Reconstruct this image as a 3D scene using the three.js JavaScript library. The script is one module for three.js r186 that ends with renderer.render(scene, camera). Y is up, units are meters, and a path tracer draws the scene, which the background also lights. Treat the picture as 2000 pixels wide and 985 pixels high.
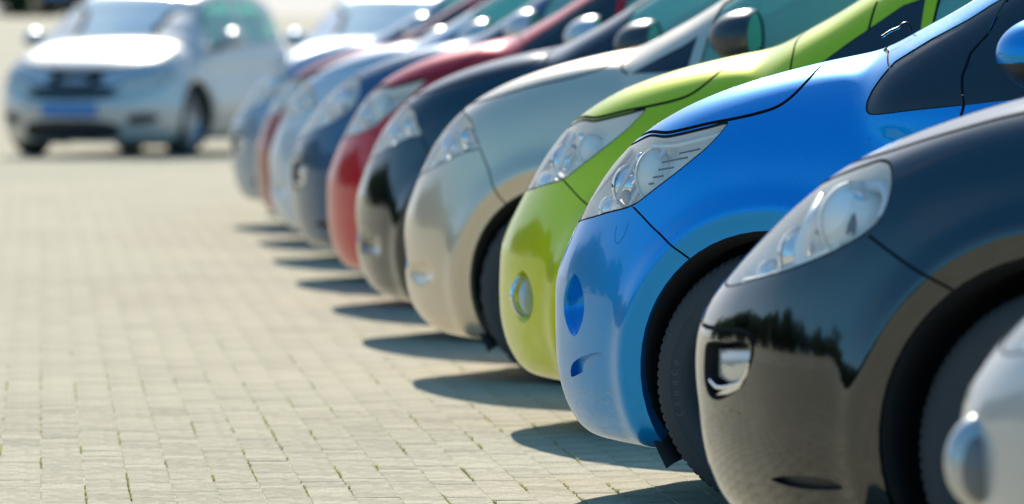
import * as THREE from 'three';
import { mergeGeometries } from 'three/addons/utils/BufferGeometryUtils.js';
import { TextGeometry } from 'three/addons/geometries/TextGeometry.js';
import { FontLoader } from 'three/addons/loaders/FontLoader.js';

// ------------------------------------------------------------------ camera, sky, sun, exposure
const EYE = 1.06;                                   // metres above the paving, long lens
const scene = new THREE.Scene();
const camera = new THREE.PerspectiveCamera(4.7, 1024 / 504, 0.5, 900);
camera.position.set(0, EYE, 0);
camera.rotation.order = 'YXZ';
camera.rotation.set(THREE.MathUtils.degToRad(-2.016), THREE.MathUtils.degToRad(-4.394), 0);
camera.focus = 13.9;
camera.userData.fStop = 4.6;
scene.add(camera);

const SUN_AZ = THREE.MathUtils.degToRad(1), SUN_EL = THREE.MathUtils.degToRad(33);   // azimuth from -z towards +x
const sunDir = new THREE.Vector3(Math.sin(SUN_AZ) * Math.cos(SUN_EL), Math.sin(SUN_EL), -Math.cos(SUN_AZ) * Math.cos(SUN_EL));
const sun = new THREE.DirectionalLight(new THREE.Color(1.0, 0.945, 0.84), 5);
sun.position.copy(sunDir).multiplyScalar(120).add(new THREE.Vector3(2, 0, -30));
sun.target.position.set(2, 0, -30);
sun.castShadow = true;
sun.shadow.mapSize.set(4096, 4096);
Object.assign(sun.shadow.camera, { left: -60, right: 60, top: 60, bottom: -60, near: 1, far: 300 });
scene.add(sun, sun.target);

const renderer = new THREE.WebGLRenderer({ antialias: true });
renderer.setSize(1024, 504);
renderer.toneMapping = THREE.LinearToneMapping;
renderer.toneMappingExposure = 1.34;
renderer.shadowMap.enabled = true;

// ------------------------------------------------------------------ seeded noise
function rng(seed) { let s = seed >>> 0; return () => { s = (s + 0x6D2B79F5) >>> 0; let t = s; t = Math.imul(t ^ (t >>> 15), t | 1); t ^= t + Math.imul(t ^ (t >>> 7), t | 61); return ((t ^ (t >>> 14)) >>> 0) / 4294967296; }; }
function hash3(x, y, z) { let h = Math.imul(x | 0, 374761393) ^ Math.imul(y | 0, 668265263) ^ Math.imul(z | 0, 2147483647 ^ 0x5bd1e995); h = Math.imul(h ^ (h >>> 13), 1274126177); return ((h ^ (h >>> 16)) >>> 0) / 4294967296; }
const fade = t => t * t * t * (t * (t * 6 - 15) + 10);
function vnoise(x, y, z, per = 0) {
  const xi = Math.floor(x), yi = Math.floor(y), zi = Math.floor(z), fx = fade(x - xi), fy = fade(y - yi), fz = fade(z - zi);
  const w = v => per ? ((v % per) + per) % per : v;
  const c = (a, b, d) => hash3(w(xi + a), w(yi + b), zi + d);
  const m = THREE.MathUtils.lerp;
  return m(m(m(c(0, 0, 0), c(1, 0, 0), fx), m(c(0, 1, 0), c(1, 1, 0), fx), fy), m(m(c(0, 0, 1), c(1, 0, 1), fx), m(c(0, 1, 1), c(1, 1, 1), fx), fy), fz);
}
function fbm(x, y, z, oct = 4, per = 0) { let a = 0.5, s = 0, n = 0; for (let i = 0; i < oct; i++) { s += a * vnoise(x, y, z + i * 17, per); n += a; a *= 0.5; x *= 2; y *= 2; if (per) per *= 2; else z *= 2; } return s / n; }
const sstep = (a, b, x) => { const t = Math.min(1, Math.max(0, (x - a) / (b - a))); return t * t * (3 - 2 * t); };

function skyTexture() {
  const W = 1024, H = 512, d = new Float32Array(W * H * 4);
  for (let j = 0; j < H; j++) {
    const el = ((j + 0.5) / H - 0.5) * Math.PI;       // row 0 is straight down
    for (let i = 0; i < W; i++) {
      const u = (i + 0.5) / W, phi = (u - 0.5) * 2 * Math.PI;
      const x = Math.cos(el) * Math.cos(phi), z = Math.cos(el) * Math.sin(phi), y = Math.sin(el);
      const up = Math.max(0, y);
      const cs = x * sunDir.x + y * sunDir.y + z * sunDir.z;
      const hz = Math.exp(-up * 3.8), toSun = Math.pow(Math.max(0, 0.5 + 0.5 * (x * sunDir.x + z * sunDir.z) / (Math.hypot(x, z) * Math.cos(SUN_EL) + 1e-6)), 3);
      const glow = Math.pow(Math.max(0, cs), 6) * 0.36 + Math.pow(Math.max(0, cs), 30) * 1.3;
      const hr = 0.40 + 0.62 * toSun, hg = 1.15 - 0.15 * toSun, hb = 1.75 - 0.80 * toSun;   // horizon: bluer away from the sun
      let r = 0.05 + (hr - 0.05) * hz, g = 0.26 + (hg - 0.26) * hz, b = 0.62 + (hb - 0.62) * hz;
      r += glow; g += glow * 0.97; b += glow * 0.9;
      if (y > 0) {                                     // thin high cloud
        const k = 1 / (y + 0.22), n = fbm(x * k * 1.6 + 7, z * k * 1.6 + 3, 2.5, 4);
        const c = sstep(0.45, 0.85, n) * sstep(0.05, 0.3, y) * (0.10 + 0.55 * toSun);
        const cl = 0.95 + 0.9 * glow;
        r += (cl - r) * c; g += (cl - g) * c; b += (cl * 1.02 - b) * c;
      } else { r = 0.5; g = 0.48; b = 0.42; }
      const o = (j * W + i) * 4; d[o] = r * 0.66; d[o + 1] = g * 0.66; d[o + 2] = b * 0.66; d[o + 3] = 1;
    }
  }
  const t = new THREE.DataTexture(d, W, H, THREE.RGBAFormat, THREE.FloatType);
  t.mapping = THREE.EquirectangularReflectionMapping; t.magFilter = THREE.LinearFilter; t.minFilter = THREE.LinearFilter; t.needsUpdate = true;
  return t;
}
scene.background = skyTexture();
scene.environment = scene.background;

// ------------------------------------------------------------------ textures and materials
function texture(N, fn, srgb = false) {
  const d = new Uint8Array(N * N * 4);
  for (let j = 0; j < N; j++) for (let i = 0; i < N; i++) { const c = fn(i / N, j / N), o = (j * N + i) * 4; for (let k = 0; k < 3; k++) d[o + k] = Math.max(0, Math.min(255, Math.round(255 * (Array.isArray(c) ? c[k] : c)))); d[o + 3] = 255; }
  const t = new THREE.DataTexture(d, N, N); t.wrapS = t.wrapT = THREE.RepeatWrapping; t.magFilter = THREE.LinearFilter; t.minFilter = THREE.LinearMipmapLinearFilter; t.generateMipmaps = true;
  if (srgb) t.colorSpace = THREE.SRGBColorSpace; t.needsUpdate = true; return t;
}
const grain = texture(512, (u, v) => {
  const speck = vnoise(u * 256, v * 256, 5, 256), fine = vnoise(u * 128, v * 128, 9, 128), mid = fbm(u * 24, v * 24, 3, 3, 24), big = fbm(u * 4, v * 4, 1, 3, 4);
  let k = 0.70 + 0.16 * speck + 0.12 * (fine - 0.5) + 0.20 * (mid - 0.5) + 0.14 * (big - 0.5);
  if (speck > 0.93) k -= 0.22; if (speck < 0.05) k += 0.18;
  return [k * 1.0, k * 0.985, k * 0.95];
}, true);
const grainBump = texture(512, (u, v) => 0.5 + 0.5 * (vnoise(u * 200, v * 200, 7, 200) - 0.5) + 0.5 * (vnoise(u * 64, v * 64, 4, 64) - 0.5));
const mossMap = texture(512, (u, v) => {
  const a = fbm(u * 20, v * 20, 8, 4, 20), b = vnoise(u * 160, v * 160, 2, 160), m = sstep(0.42, 0.6, a);
  return [0.72 + 0.1 * b - 0.26 * m, 0.69 + 0.1 * b - 0.21 * m, 0.56 + 0.08 * b - 0.28 * m];
}, true);
const dust = texture(512, (u, v) => 0.45 + 0.5 * sstep(0.35, 0.75, fbm(u * 10, v * 10, 6, 5, 10)) + 0.25 * sstep(0.8, 0.95, vnoise(u * 120, v * 120, 1, 120)));

const std = (r, g, b, rough, metal = 0, more = {}) => new THREE.MeshStandardMaterial({ color: new THREE.Color().setRGB(r, g, b), roughness: rough, metalness: metal, ...more });
const phys = (r, g, b, rough, metal, more = {}) => new THREE.MeshPhysicalMaterial({ color: new THREE.Color().setRGB(r, g, b), roughness: rough, metalness: metal, ...more });
const paint = (r, g, b, metal = 0.35, rough = 0.38) => phys(r, g, b, rough, metal, { clearcoat: 0.85, clearcoatRoughness: 0.02, ior: 1.5, specularIntensity: 0.15 });
const M = {
  gap: std(0.006, 0.006, 0.007, 0.9),
  black: std(0.018, 0.019, 0.021, 0.42),
  trim: phys(0.012, 0.016, 0.022, 0.28, 0, { clearcoat: 0.4, clearcoatRoughness: 0.2 }),
  liner: std(0.014, 0.014, 0.014, 0.8, 0, { bumpMap: grainBump, bumpScale: 0.002 }),
  rubber: std(0.055, 0.055, 0.055, 0.8, 0, { bumpMap: grainBump, bumpScale: 0.0006 }),
  rim: std(0.42, 0.43, 0.45, 0.28, 0.85),
  mirrorGlass: std(0.3, 0.33, 0.35, 0.04, 1),
  chrome: std(0.82, 0.83, 0.85, 0.06, 1),
  lampHousing: std(0.95, 0.925, 0.87, 0.35, 0),
  lampGrey: std(0.7, 0.69, 0.73, 0.3, 0.2),
  slot: std(0.05, 0.055, 0.06, 0.5),
  lens: phys(1, 0.985, 0.95, 0.03, 0, { transmission: 0.87, thickness: 0, ior: 1.45 }),
  windscreen: phys(0.94, 0.94, 0.90, 0.03, 0, { transmission: 0.16, thickness: 0, ior: 2.0 }),
  farGlass: phys(0.46, 0.95, 0.77, 0.03, 0, { transmission: 0.6, thickness: 0, ior: 1.6 }),
  darkGlass: phys(0.45, 0.6, 0.6, 0.02, 0, { transmission: 1, thickness: 0, ior: 1.55 }),
  glass: phys(0.40, 0.92, 0.75, 0.03, 0, { transmission: 0.66, thickness: 0, ior: 1.7, specularColor: new THREE.Color(0.6, 1, 0.88) }),
  amber: std(0.55, 0.42, 0.34, 0.3),
  interior: std(0.26, 0.27, 0.27, 0.8),
  seat: std(0.55, 0.56, 0.55, 0.9),
  plate: std(0.75, 0.75, 0.73, 0.4),
  plateBlue: std(0.06, 0.22, 0.52, 0.4),
};

function scuffed(base, seed, amount = 0.9) {                            // scratches low on the bumper, dust specks and stone chips, in metres / 0.9
  const N = 1024, d = new Float32Array(N * N).fill(1), q = rng(seed), C = base.map(v => v);
  const mark = (x, y, a) => { const i = ((Math.floor(x) % N) + N) % N, j = ((Math.floor(y) % N) + N) % N; d[j * N + i] *= a; };
  for (let n = 0; n < 420; n++) { let x = (0.17 + q() * 0.34) * N, y = (0.145 + q() * 0.15) * N; const a = -0.6 + q() * 0.9, l = 10 + q() * 60, k = 1.1 + q() * 0.5; for (let t = 0; t < l; t++) { mark(x, y, k); x += Math.cos(a + t * 0.006); y += Math.sin(a + t * 0.006); } }
  for (let n = 0; n < 260; n++) { const x = q() * N, y = q() * N, r = 0.6 + q() * 1.4, a = q() < 0.5 ? 0.35 : 1.5; for (let v = -2; v <= 2; v++) for (let u = -2; u <= 2; u++) if (u * u + v * v <= r * r) mark(x + u, y + v, a); }
  const t = new THREE.DataTexture(new Uint8Array(N * N * 4), N, N), B = t.image.data;
  const enc = v => Math.round(255 * Math.pow(Math.min(1, Math.max(0, v)), 1 / 2.2));
  for (let i = 0; i < N * N; i++) { const k = d[i], w = k > 1 ? Math.min(0.5, (k - 1) * amount) : 0, m = Math.min(1, k); for (let c = 0; c < 3; c++) B[i * 4 + c] = enc(C[c] * m * (1 - w) + 0.42 * w); B[i * 4 + 3] = 255; }
  t.colorSpace = THREE.SRGBColorSpace; t.wrapS = t.wrapT = THREE.RepeatWrapping; t.magFilter = THREE.LinearFilter; t.minFilter = THREE.LinearMipmapLinearFilter; t.generateMipmaps = true; t.needsUpdate = true; return t;
}
// ------------------------------------------------------------------ naming
const used = {};
function numbered(n) { const k = used[n] = (used[n] ?? -1) + 1; return k ? `${n}_${String(k).padStart(3, '0')}` : n; }
function tag(o, label, category, group, kind) { if (label) o.userData.label = label; if (category) o.userData.category = category; if (group) o.userData.group = group; if (kind) o.userData.kind = kind; return o; }
function mesh(name, geo, mat, parent) { const m = new THREE.Mesh(geo, mat); m.name = name; m.castShadow = m.receiveShadow = true; parent.add(m); return m; }

// ------------------------------------------------------------------ ground
const PITCH = 0.1026, LEN = 0.2052;                    // block paving, joints run along the row
{
  const floor = new THREE.Group(); floor.name = 'paved_ground'; floor.userData.kind = 'structure'; scene.add(floor);
  const X0 = -62, X1 = 86, Z0 = -66, Z1 = 6;            // paved field in blocks of PITCH / LEN: X0..X1 columns
  const bed = new THREE.PlaneGeometry((X1 - X0) * PITCH, Z1 - Z0); bed.rotateX(-Math.PI / 2); bed.translate((X0 + X1) / 2 * PITCH, -0.0012, (Z0 + Z1) / 2);
  { const p = bed.attributes.position, uv = bed.attributes.uv; for (let i = 0; i < p.count; i++) uv.setXY(i, p.getX(i) / 1.1, p.getZ(i) / 1.1); }
  mesh('joint_bed', bed, std(0.85, 0.85, 0.85, 0.95, 0, { map: mossMap }), floor);
  function blockGeo(k) {
    const c = 0.0010, a = PITCH / 2 - 0.0011, b = LEN / 2 - 0.0005, pos = [], uv = [], r = rng(k + 5), ou = r(), ov = r();
    const ring = (ax, bz, y) => [[-ax, y, bz], [ax, y, bz], [ax, y, -bz], [-ax, y, -bz]];
    const T = ring(a - c, b - c, 0), C = ring(a, b, -c), B = ring(a, b, -0.03);
    const put = (...vs) => vs.forEach(v => { pos.push(...v); uv.push(ou + v[0] / 0.55, ov + v[2] / 0.55); });
    put(T[0], T[1], T[2]); put(T[0], T[2], T[3]);
    for (let i = 0; i < 4; i++) { const j = (i + 1) % 4; put(T[i], C[i], C[j]); put(T[i], C[j], T[j]); put(C[i], B[i], B[j]); put(C[i], B[j], C[j]); }
    const q = new THREE.BufferGeometry(); q.setAttribute('position', new THREE.Float32BufferAttribute(pos, 3)); q.setAttribute('uv', new THREE.Float32BufferAttribute(uv, 2)); q.computeVertexNormals(); return q;
  }
  const geos = [0, 1, 2, 3, 4, 5].map(blockGeo);
  const tone = t => [0.70 * t, 0.63 * t, 0.475 * t];
  const mats = [0.90, 0.955, 1.0, 1.03, 1.06].map(t => phys(...tone(t), 0.95, 0, { map: grain, bumpMap: grainBump, bumpScale: 0.0006, specularIntensity: 0.25 }));
  const fieldMat = phys(...tone(1), 0.95, 0, { map: grain, bumpMap: grainBump, bumpScale: 0.0006, specularIntensity: 0.25 });
  const r = rng(77), spots = [], oil = Array.from({ length: 26 }, () => [-0.4 + r() * 2.2, -13.4 - r() * 22, 0.10 + r() * 0.22]);   // old oil and tyre stains
  const stain = (x, z) => oil.reduce((a, o) => a + 0.5 * Math.exp(-((x - o[0]) ** 2 + ((z - o[1]) * 0.5) ** 2) / (o[2] * o[2])), 0);
  for (let c = X0; c < X1; c++) for (let k = Math.floor(Z0 / LEN); k < Z1 / LEN; k++) {
    const z = (k + 0.5 + (c & 1) * 0.5) * LEN, x = (c + 0.5) * PITCH;
    const near = c >= -3 && c < 12 && z < -13.35 && z > -17.46;
    spots.push({ x: x + (r() - 0.5) * 0.0014, z: z + (r() - 0.5) * 0.002, y: (r() - 0.5) * 0.001, rx: (r() - 0.5) * 0.0035, rz: (r() - 0.5) * 0.007, ry: (r() - 0.5) * 0.008, v: Math.floor(r() * 6), t: Math.min(0.999, Math.max(0, 0.5 + 1.3 * (fbm(x * 0.9, z * 0.35, 4, 4) - 0.5) + 0.55 * (r() - 0.5) - stain(x, z))), near });
  }
  let n = 0;
  for (const s of spots) if (s.near && n < 300) { n++; const m = mesh(numbered('paver'), geos[s.v], mats[Math.floor(s.t * 5)], floor); m.position.set(s.x, s.y, s.z); m.rotation.set(s.rx, s.ry, s.rz); s.done = true; }
  const rest = spots.filter(s => !s.done), o = new THREE.Object3D(), col = new THREE.Color();
  for (let v = 0; v < 1; v++) {
    const im = new THREE.InstancedMesh(geos[v], fieldMat, rest.length); im.name = 'paver_field'; im.userData.kind = 'stuff'; im.receiveShadow = true;
    rest.forEach((s, i) => { o.position.set(s.x, s.y, s.z); o.rotation.set(s.rx, s.ry, s.rz); o.updateMatrix(); im.setMatrixAt(i, o.matrix); const t = 0.89 + 0.18 * s.t; im.setColorAt(i, col.setRGB(t, t, t)); });
    floor.add(im);
  }
  // moss and small weeds growing in the joints of the nearest blocks
  const tuft = []; { const q = rng(21); for (let i = 0; i < 9; i++) { const a = q() * 6.28, h = 0.004 + q() * 0.008, w = 0.0015; tuft.push(Math.cos(a) * w, 0, Math.sin(a) * w * 3, -Math.cos(a) * w, 0, -Math.sin(a) * w * 3, (q() - 0.5) * 0.006, h, (q() - 0.5) * 0.02); } }
  const tg = new THREE.BufferGeometry(); tg.setAttribute('position', new THREE.Float32BufferAttribute(tuft, 3)); tg.computeVertexNormals();
  const moss = new THREE.InstancedMesh(tg, phys(0.55, 0.52, 0.22, 0.9, 0, { side: THREE.DoubleSide, transmission: 0.5, thickness: 0 }), 2600); moss.name = 'joint_moss'; moss.userData.kind = 'stuff'; let mk = 0;
  for (let i = 0; i < 40000 && mk < 1100; i++) { const c = Math.floor(-4 + r() * 18), z = -13.2 - r() * r() * 9; if (fbm(c * 3.7, z * 2.1, 6, 3) < 0.56) continue; o.position.set(c * PITCH + (r() - 0.5) * 0.003, -0.003, z); o.rotation.set(0, (r() - 0.5) * 0.4, 0); o.scale.setScalar(0.5 + 0.8 * r()); o.updateMatrix(); moss.setMatrixAt(mk, o.matrix); const t = 0.7 + 0.6 * r(); moss.setColorAt(mk++, col.setRGB(t, t * (0.85 + 0.3 * r()), t)); }
  moss.count = mk; floor.add(moss);
  // open sandy ground round and beyond the paving, rising gently far off
  const land = new THREE.Group(); land.name = 'sandy_ground'; land.userData.kind = 'structure'; scene.add(land);
  const lm = phys(0.80, 0.725, 0.56, 0.95, 0, { map: grain, specularIntensity: 0.25 });
  const sheet = (x0, x1, z0, z1, nx, nz) => {
    const g = new THREE.PlaneGeometry(x1 - x0, z1 - z0, nx, nz); g.rotateX(-Math.PI / 2); g.translate((x0 + x1) / 2, 0, (z0 + z1) / 2);
    const p = g.attributes.position, uv = g.attributes.uv;
    for (let i = 0; i < p.count; i++) { const z = p.getZ(i), x = p.getX(i); p.setY(i, -0.004 + (z < -66 ? 1.42 * (1 - sstep(-110, -66, z)) + 0.12 * (fbm(x / 9, z / 9, 2, 3) - 0.5) * (1 - sstep(-80, -66, z)) : 0)); uv.setXY(i, x / 2.3, z / 2.3); }
    g.computeVertexNormals(); return g;
  };
  const fx0 = X0 * PITCH, fx1 = X1 * PITCH;
  mesh('sand_sheet', mergeGeometries([sheet(-400, 400, -420, -66, 100, 90), sheet(-400, fx0, -66, 200, 2, 2), sheet(fx1, 400, -66, 200, 2, 2), sheet(fx0, fx1, 6, 200, 2, 2)]), lm, land);
}

// ------------------------------------------------------------------ car bodies: smooth implicit solids cut into panels
function spline(pts, per = 10, closed = true) {
  const c = new THREE.CatmullRomCurve3(pts.map(p => new THREE.Vector3(p[0], p[1], 0)), closed, 'centripetal');
  return c.getPoints(pts.length * per).map(v => [v.x, v.y]);
}
class Field2 {                                          // signed distance to a closed outline, read back with a cubic B-spline
  constructor(poly, cell = 0.022, pad = 0.26) {
    let x0 = 1e9, y0 = 1e9, x1 = -1e9, y1 = -1e9; for (const [x, y] of poly) { x0 = Math.min(x0, x); x1 = Math.max(x1, x); y0 = Math.min(y0, y); y1 = Math.max(y1, y); }
    this.x0 = x0 - pad; this.y0 = y0 - pad; this.c = cell; this.nx = Math.ceil((x1 - x0 + 2 * pad) / cell) + 1; this.ny = Math.ceil((y1 - y0 + 2 * pad) / cell) + 1;
    const g = this.g = new Float32Array(this.nx * this.ny), n = poly.length;
    for (let j = 0; j < this.ny; j++) for (let i = 0; i < this.nx; i++) {
      const px = this.x0 + i * cell, py = this.y0 + j * cell; let best = 1e9, inside = false;
      for (let a = 0, b = n - 1; a < n; b = a++) {
        const ax = poly[b][0], ay = poly[b][1], ex = poly[a][0] - ax, ey = poly[a][1] - ay, wx = px - ax, wy = py - ay, l = ex * ex + ey * ey;
        const t = l > 0 ? Math.max(0, Math.min(1, (wx * ex + wy * ey) / l)) : 0, dx = wx - ex * t, dy = wy - ey * t, d = dx * dx + dy * dy;
        if (d < best) best = d;
        const by = poly[a][1]; if ((ay > py) !== (by > py) && px < (poly[a][0] - ax) * (py - ay) / (by - ay) + ax) inside = !inside;
      }
      g[j * this.nx + i] = (inside ? -1 : 1) * Math.sqrt(best);
    }
  }
  at(x, y) {
    let u = (x - this.x0) / this.c, v = (y - this.y0) / this.c, far = 0;
    const U = Math.max(1, Math.min(this.nx - 3.001, u)), V = Math.max(1, Math.min(this.ny - 3.001, v));
    if (U !== u || V !== v) far = Math.hypot(U - u, V - v) * this.c;
    const i = Math.floor(U), j = Math.floor(V), a = U - i, b = V - j, a2 = a * a, a3 = a2 * a, b2 = b * b, b3 = b2 * b;
    const wx0 = (1 - 3 * a + 3 * a2 - a3) / 6, wx1 = (4 - 6 * a2 + 3 * a3) / 6, wx2 = (1 + 3 * a + 3 * a2 - 3 * a3) / 6, wx3 = a3 / 6;
    const wy = [(1 - 3 * b + 3 * b2 - b3) / 6, (4 - 6 * b2 + 3 * b3) / 6, (1 + 3 * b + 3 * b2 - 3 * b3) / 6, b3 / 6];
    let s = 0, o = (j - 1) * this.nx + i - 1;
    for (let k = 0; k < 4; k++, o += this.nx) s += wy[k] * (wx0 * this.g[o] + wx1 * this.g[o + 1] + wx2 * this.g[o + 2] + wx3 * this.g[o + 3]);
    return s + far;
  }
}
function curve1(pts) {                                   // smooth function through points, held constant outside
  const n = pts.length, m = [];
  for (let i = 0; i < n; i++) { const a = pts[Math.max(0, i - 1)], b = pts[Math.min(n - 1, i + 1)]; m.push((b[1] - a[1]) / (b[0] - a[0] || 1)); }
  return x => {
    if (x <= pts[0][0]) return pts[0][1]; if (x >= pts[n - 1][0]) return pts[n - 1][1];
    let i = 0; while (x > pts[i + 1][0]) i++;
    const h = pts[i + 1][0] - pts[i][0], t = (x - pts[i][0]) / h, t2 = t * t, t3 = t2 * t;
    return (2 * t3 - 3 * t2 + 1) * pts[i][1] + (t3 - 2 * t2 + t) * h * m[i] + (-2 * t3 + 3 * t2) * pts[i + 1][1] + (t3 - t2) * h * m[i + 1];
  };
}
const smax = (a, b, k) => { const h = Math.max(k - Math.abs(a - b), 0) / k; return Math.max(a, b) + h * h * h * k / 6; };
const smin = (a, b, k) => -smax(-a, -b, k);

// x = metres back from the nose, y = up, z = to the car's left
function makeField(S) {
  const side = new Field2(spline(S.side)), half = S.plan, plan = new Field2(spline([...half, ...half.slice(1, -1).reverse().map(p => [p[0], -p[1]])]));
  const cab = new Field2(spline(S.cab)), t = curve1(S.tuck), t2 = curve1(S.tumble), sweep = S.sweep ?? 0.0, crown = S.crown ?? 0.09;
  const wheels = [S.front, S.rear];
  return (x, y, z) => {
    const w = Math.abs(z), w2 = w * w;
    const fp0 = plan.at(x, w);
    let fs = side.at(x - sweep * w2, y + crown * w2 * sstep(0.25, 0.75, y));
    let fp = fp0 + t(y);
    for (const c of wheels) {                            // swelling round each wheel opening
      const r = Math.hypot(x - c.x, y - c.y), e = (r - S.arch - S.flareAt) / S.flareW;
      if (e < 3 && e > -4) fp -= S.flare * Math.exp(-e * e) * sstep(0.3, 0.6, w);
    }
    if (S.crease) for (const q of S.crease) { const yy = q.y + q.slope * (x - q.x), e = (y - yy) / q.w; fp -= q.h * Math.exp(-e * e) * sstep(q.x - 0.25, q.x + 0.1, x); }
    const k = 0.10 + (S.round - 0.10) * sstep(0.3, 0.7, y);
    let f = smax(fs, fp, k);
    const fc = smax(cab.at(x - (S.cabSweep ?? 0.3) * w2, y + 0.07 * w2), fp0 + t2(y), 0.16);
    f = smin(f, fc, 0.06);
    if (S.carve) for (const q of S.carve) {              // scooped pockets: x, y, z centre; radii; turn about y
      const dx = x - q.c[0], dy = y - q.c[1], dz = w - q.c[2], cs = Math.cos(q.turn), sn = Math.sin(q.turn);
      const u = dx * cs + dz * sn, v = -dx * sn + dz * cs;   // u along pocket axis (inwards), v across
      const lean = q.lean ?? 0, a = dy * Math.cos(lean) - v * Math.sin(lean), b = dy * Math.sin(lean) + v * Math.cos(lean);
      const e = Math.hypot(u / q.r[0], a / q.r[1], b / q.r[2]);
      if (e < 2.2) f = smax(f, -(e - 1) * Math.min(...q.r), q.k ?? 0.015);
    }
    return f;
  };
}
function gradient(F, x, y, z, h = 0.004) { const gx = F(x + h, y, z) - F(x - h, y, z), gy = F(x, y + h, z) - F(x, y - h, z), gz = F(x, y, z + h) - F(x, y, z - h); return [gx / (2 * h), gy / (2 * h), gz / (2 * h)]; }

function axis(stops) { const a = [stops[0][0]]; for (let i = 0; i + 1 < stops.length; i++) { const [p, h] = stops[i], q = stops[i + 1][0], n = Math.max(1, Math.round((q - p) / h)); for (let k = 1; k <= n; k++) a.push(p + (q - p) * k / n); } return a; }
function skin(F, xs, ys, zs) {                           // surface nets, vertices pulled onto F = 0, half body z >= 0 as convex polygons
  const nx = xs.length, ny = ys.length, nz = zs.length, val = new Float32Array(nx * ny * nz), id = (i, j, k) => (k * ny + j) * nx + i;
  for (let k = 0; k < nz; k++) for (let j = 0; j < ny; j++) for (let i = 0; i < nx; i++) val[id(i, j, k)] = F(xs[i], ys[j], zs[k]);
  const vid = new Int32Array(nx * ny * nz).fill(-1), V = [];
  for (let k = 0; k < nz - 1; k++) for (let j = 0; j < ny - 1; j++) for (let i = 0; i < nx - 1; i++) {
    let n = 0, px = 0, py = 0, pz = 0, neg = 0;
    for (let c = 0; c < 8; c++) if (val[id(i + (c & 1), j + (c >> 1 & 1), k + (c >> 2))] < 0) neg++;
    if (!neg || neg === 8) continue;
    for (let a = 0; a < 8; a++) for (let d = 0; d < 3; d++) { const b = a | (1 << d); if (b === a) continue;
      const A = [i + (a & 1), j + (a >> 1 & 1), k + (a >> 2)], B = [i + (b & 1), j + (b >> 1 & 1), k + (b >> 2)], va = val[id(...A)], vb = val[id(...B)];
      if ((va < 0) === (vb < 0)) continue; const t = va / (va - vb); n++;
      px += xs[A[0]] + (xs[B[0]] - xs[A[0]]) * t; py += ys[A[1]] + (ys[B[1]] - ys[A[1]]) * t; pz += zs[A[2]] + (zs[B[2]] - zs[A[2]]) * t; }
    let x = px / n, y = py / n, z = pz / n, g;
    for (let it = 0; it < 3; it++) { const f = F(x, y, z); g = gradient(F, x, y, z); const l = g[0] * g[0] + g[1] * g[1] + g[2] * g[2] || 1, s = Math.max(-0.02, Math.min(0.02, f / l)); x -= g[0] * s; y -= g[1] * s; z -= g[2] * s; }
    g = gradient(F, x, y, z); const l = Math.hypot(...g) || 1;
    vid[id(i, j, k)] = V.length; V.push([x, y, z, g[0] / l, g[1] / l, g[2] / l]);
  }
  const out = [];
  const quad = (a, b, c, d) => { if (a < 0 || b < 0 || c < 0 || d < 0) return; tri(V[a], V[b], V[c]); tri(V[a], V[c], V[d]); };
  function tri(a, b, c) {
    const ux = b[0] - a[0], uy = b[1] - a[1], uz = b[2] - a[2], vx = c[0] - a[0], vy = c[1] - a[1], vz = c[2] - a[2];
    const n = [uy * vz - uz * vy, uz * vx - ux * vz, ux * vy - uy * vx], d = n[0] * (a[3] + b[3] + c[3]) + n[1] * (a[4] + b[4] + c[4]) + n[2] * (a[5] + b[5] + c[5]);
    let p = d > 0 ? [a, b, c] : [a, c, b];
    if (p[0][2] < 0 || p[1][2] < 0 || p[2][2] < 0) { p = half(p, v => v[2]); if (!p) return; }
    out.push(p);
  }
  for (let k = 1; k < nz - 1; k++) for (let j = 1; j < ny - 1; j++) for (let i = 1; i < nx - 1; i++) {
    const s = val[id(i, j, k)] < 0;
    if (s !== val[id(i + 1, j, k)] < 0) quad(vid[id(i, j, k)], vid[id(i, j - 1, k)], vid[id(i, j - 1, k - 1)], vid[id(i, j, k - 1)]);
    if (s !== val[id(i, j + 1, k)] < 0) quad(vid[id(i, j, k)], vid[id(i - 1, j, k)], vid[id(i - 1, j, k - 1)], vid[id(i, j, k - 1)]);
    if (s !== val[id(i, j, k + 1)] < 0) quad(vid[id(i, j, k)], vid[id(i - 1, j, k)], vid[id(i - 1, j - 1, k)], vid[id(i, j - 1, k)]);
  }
  return out;
}
const mix = (a, b, t) => a.map((v, i) => v + (b[i] - v) * t);
function half(p, f) { const o = []; for (let i = 0; i < p.length; i++) { const a = p[i], b = p[(i + 1) % p.length], da = f(a), db = f(b); if (da >= 0) o.push(a); if ((da >= 0) !== (db >= 0)) o.push(mix(a, b, da / (da - db))); } return o.length > 2 ? o : null; }

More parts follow.
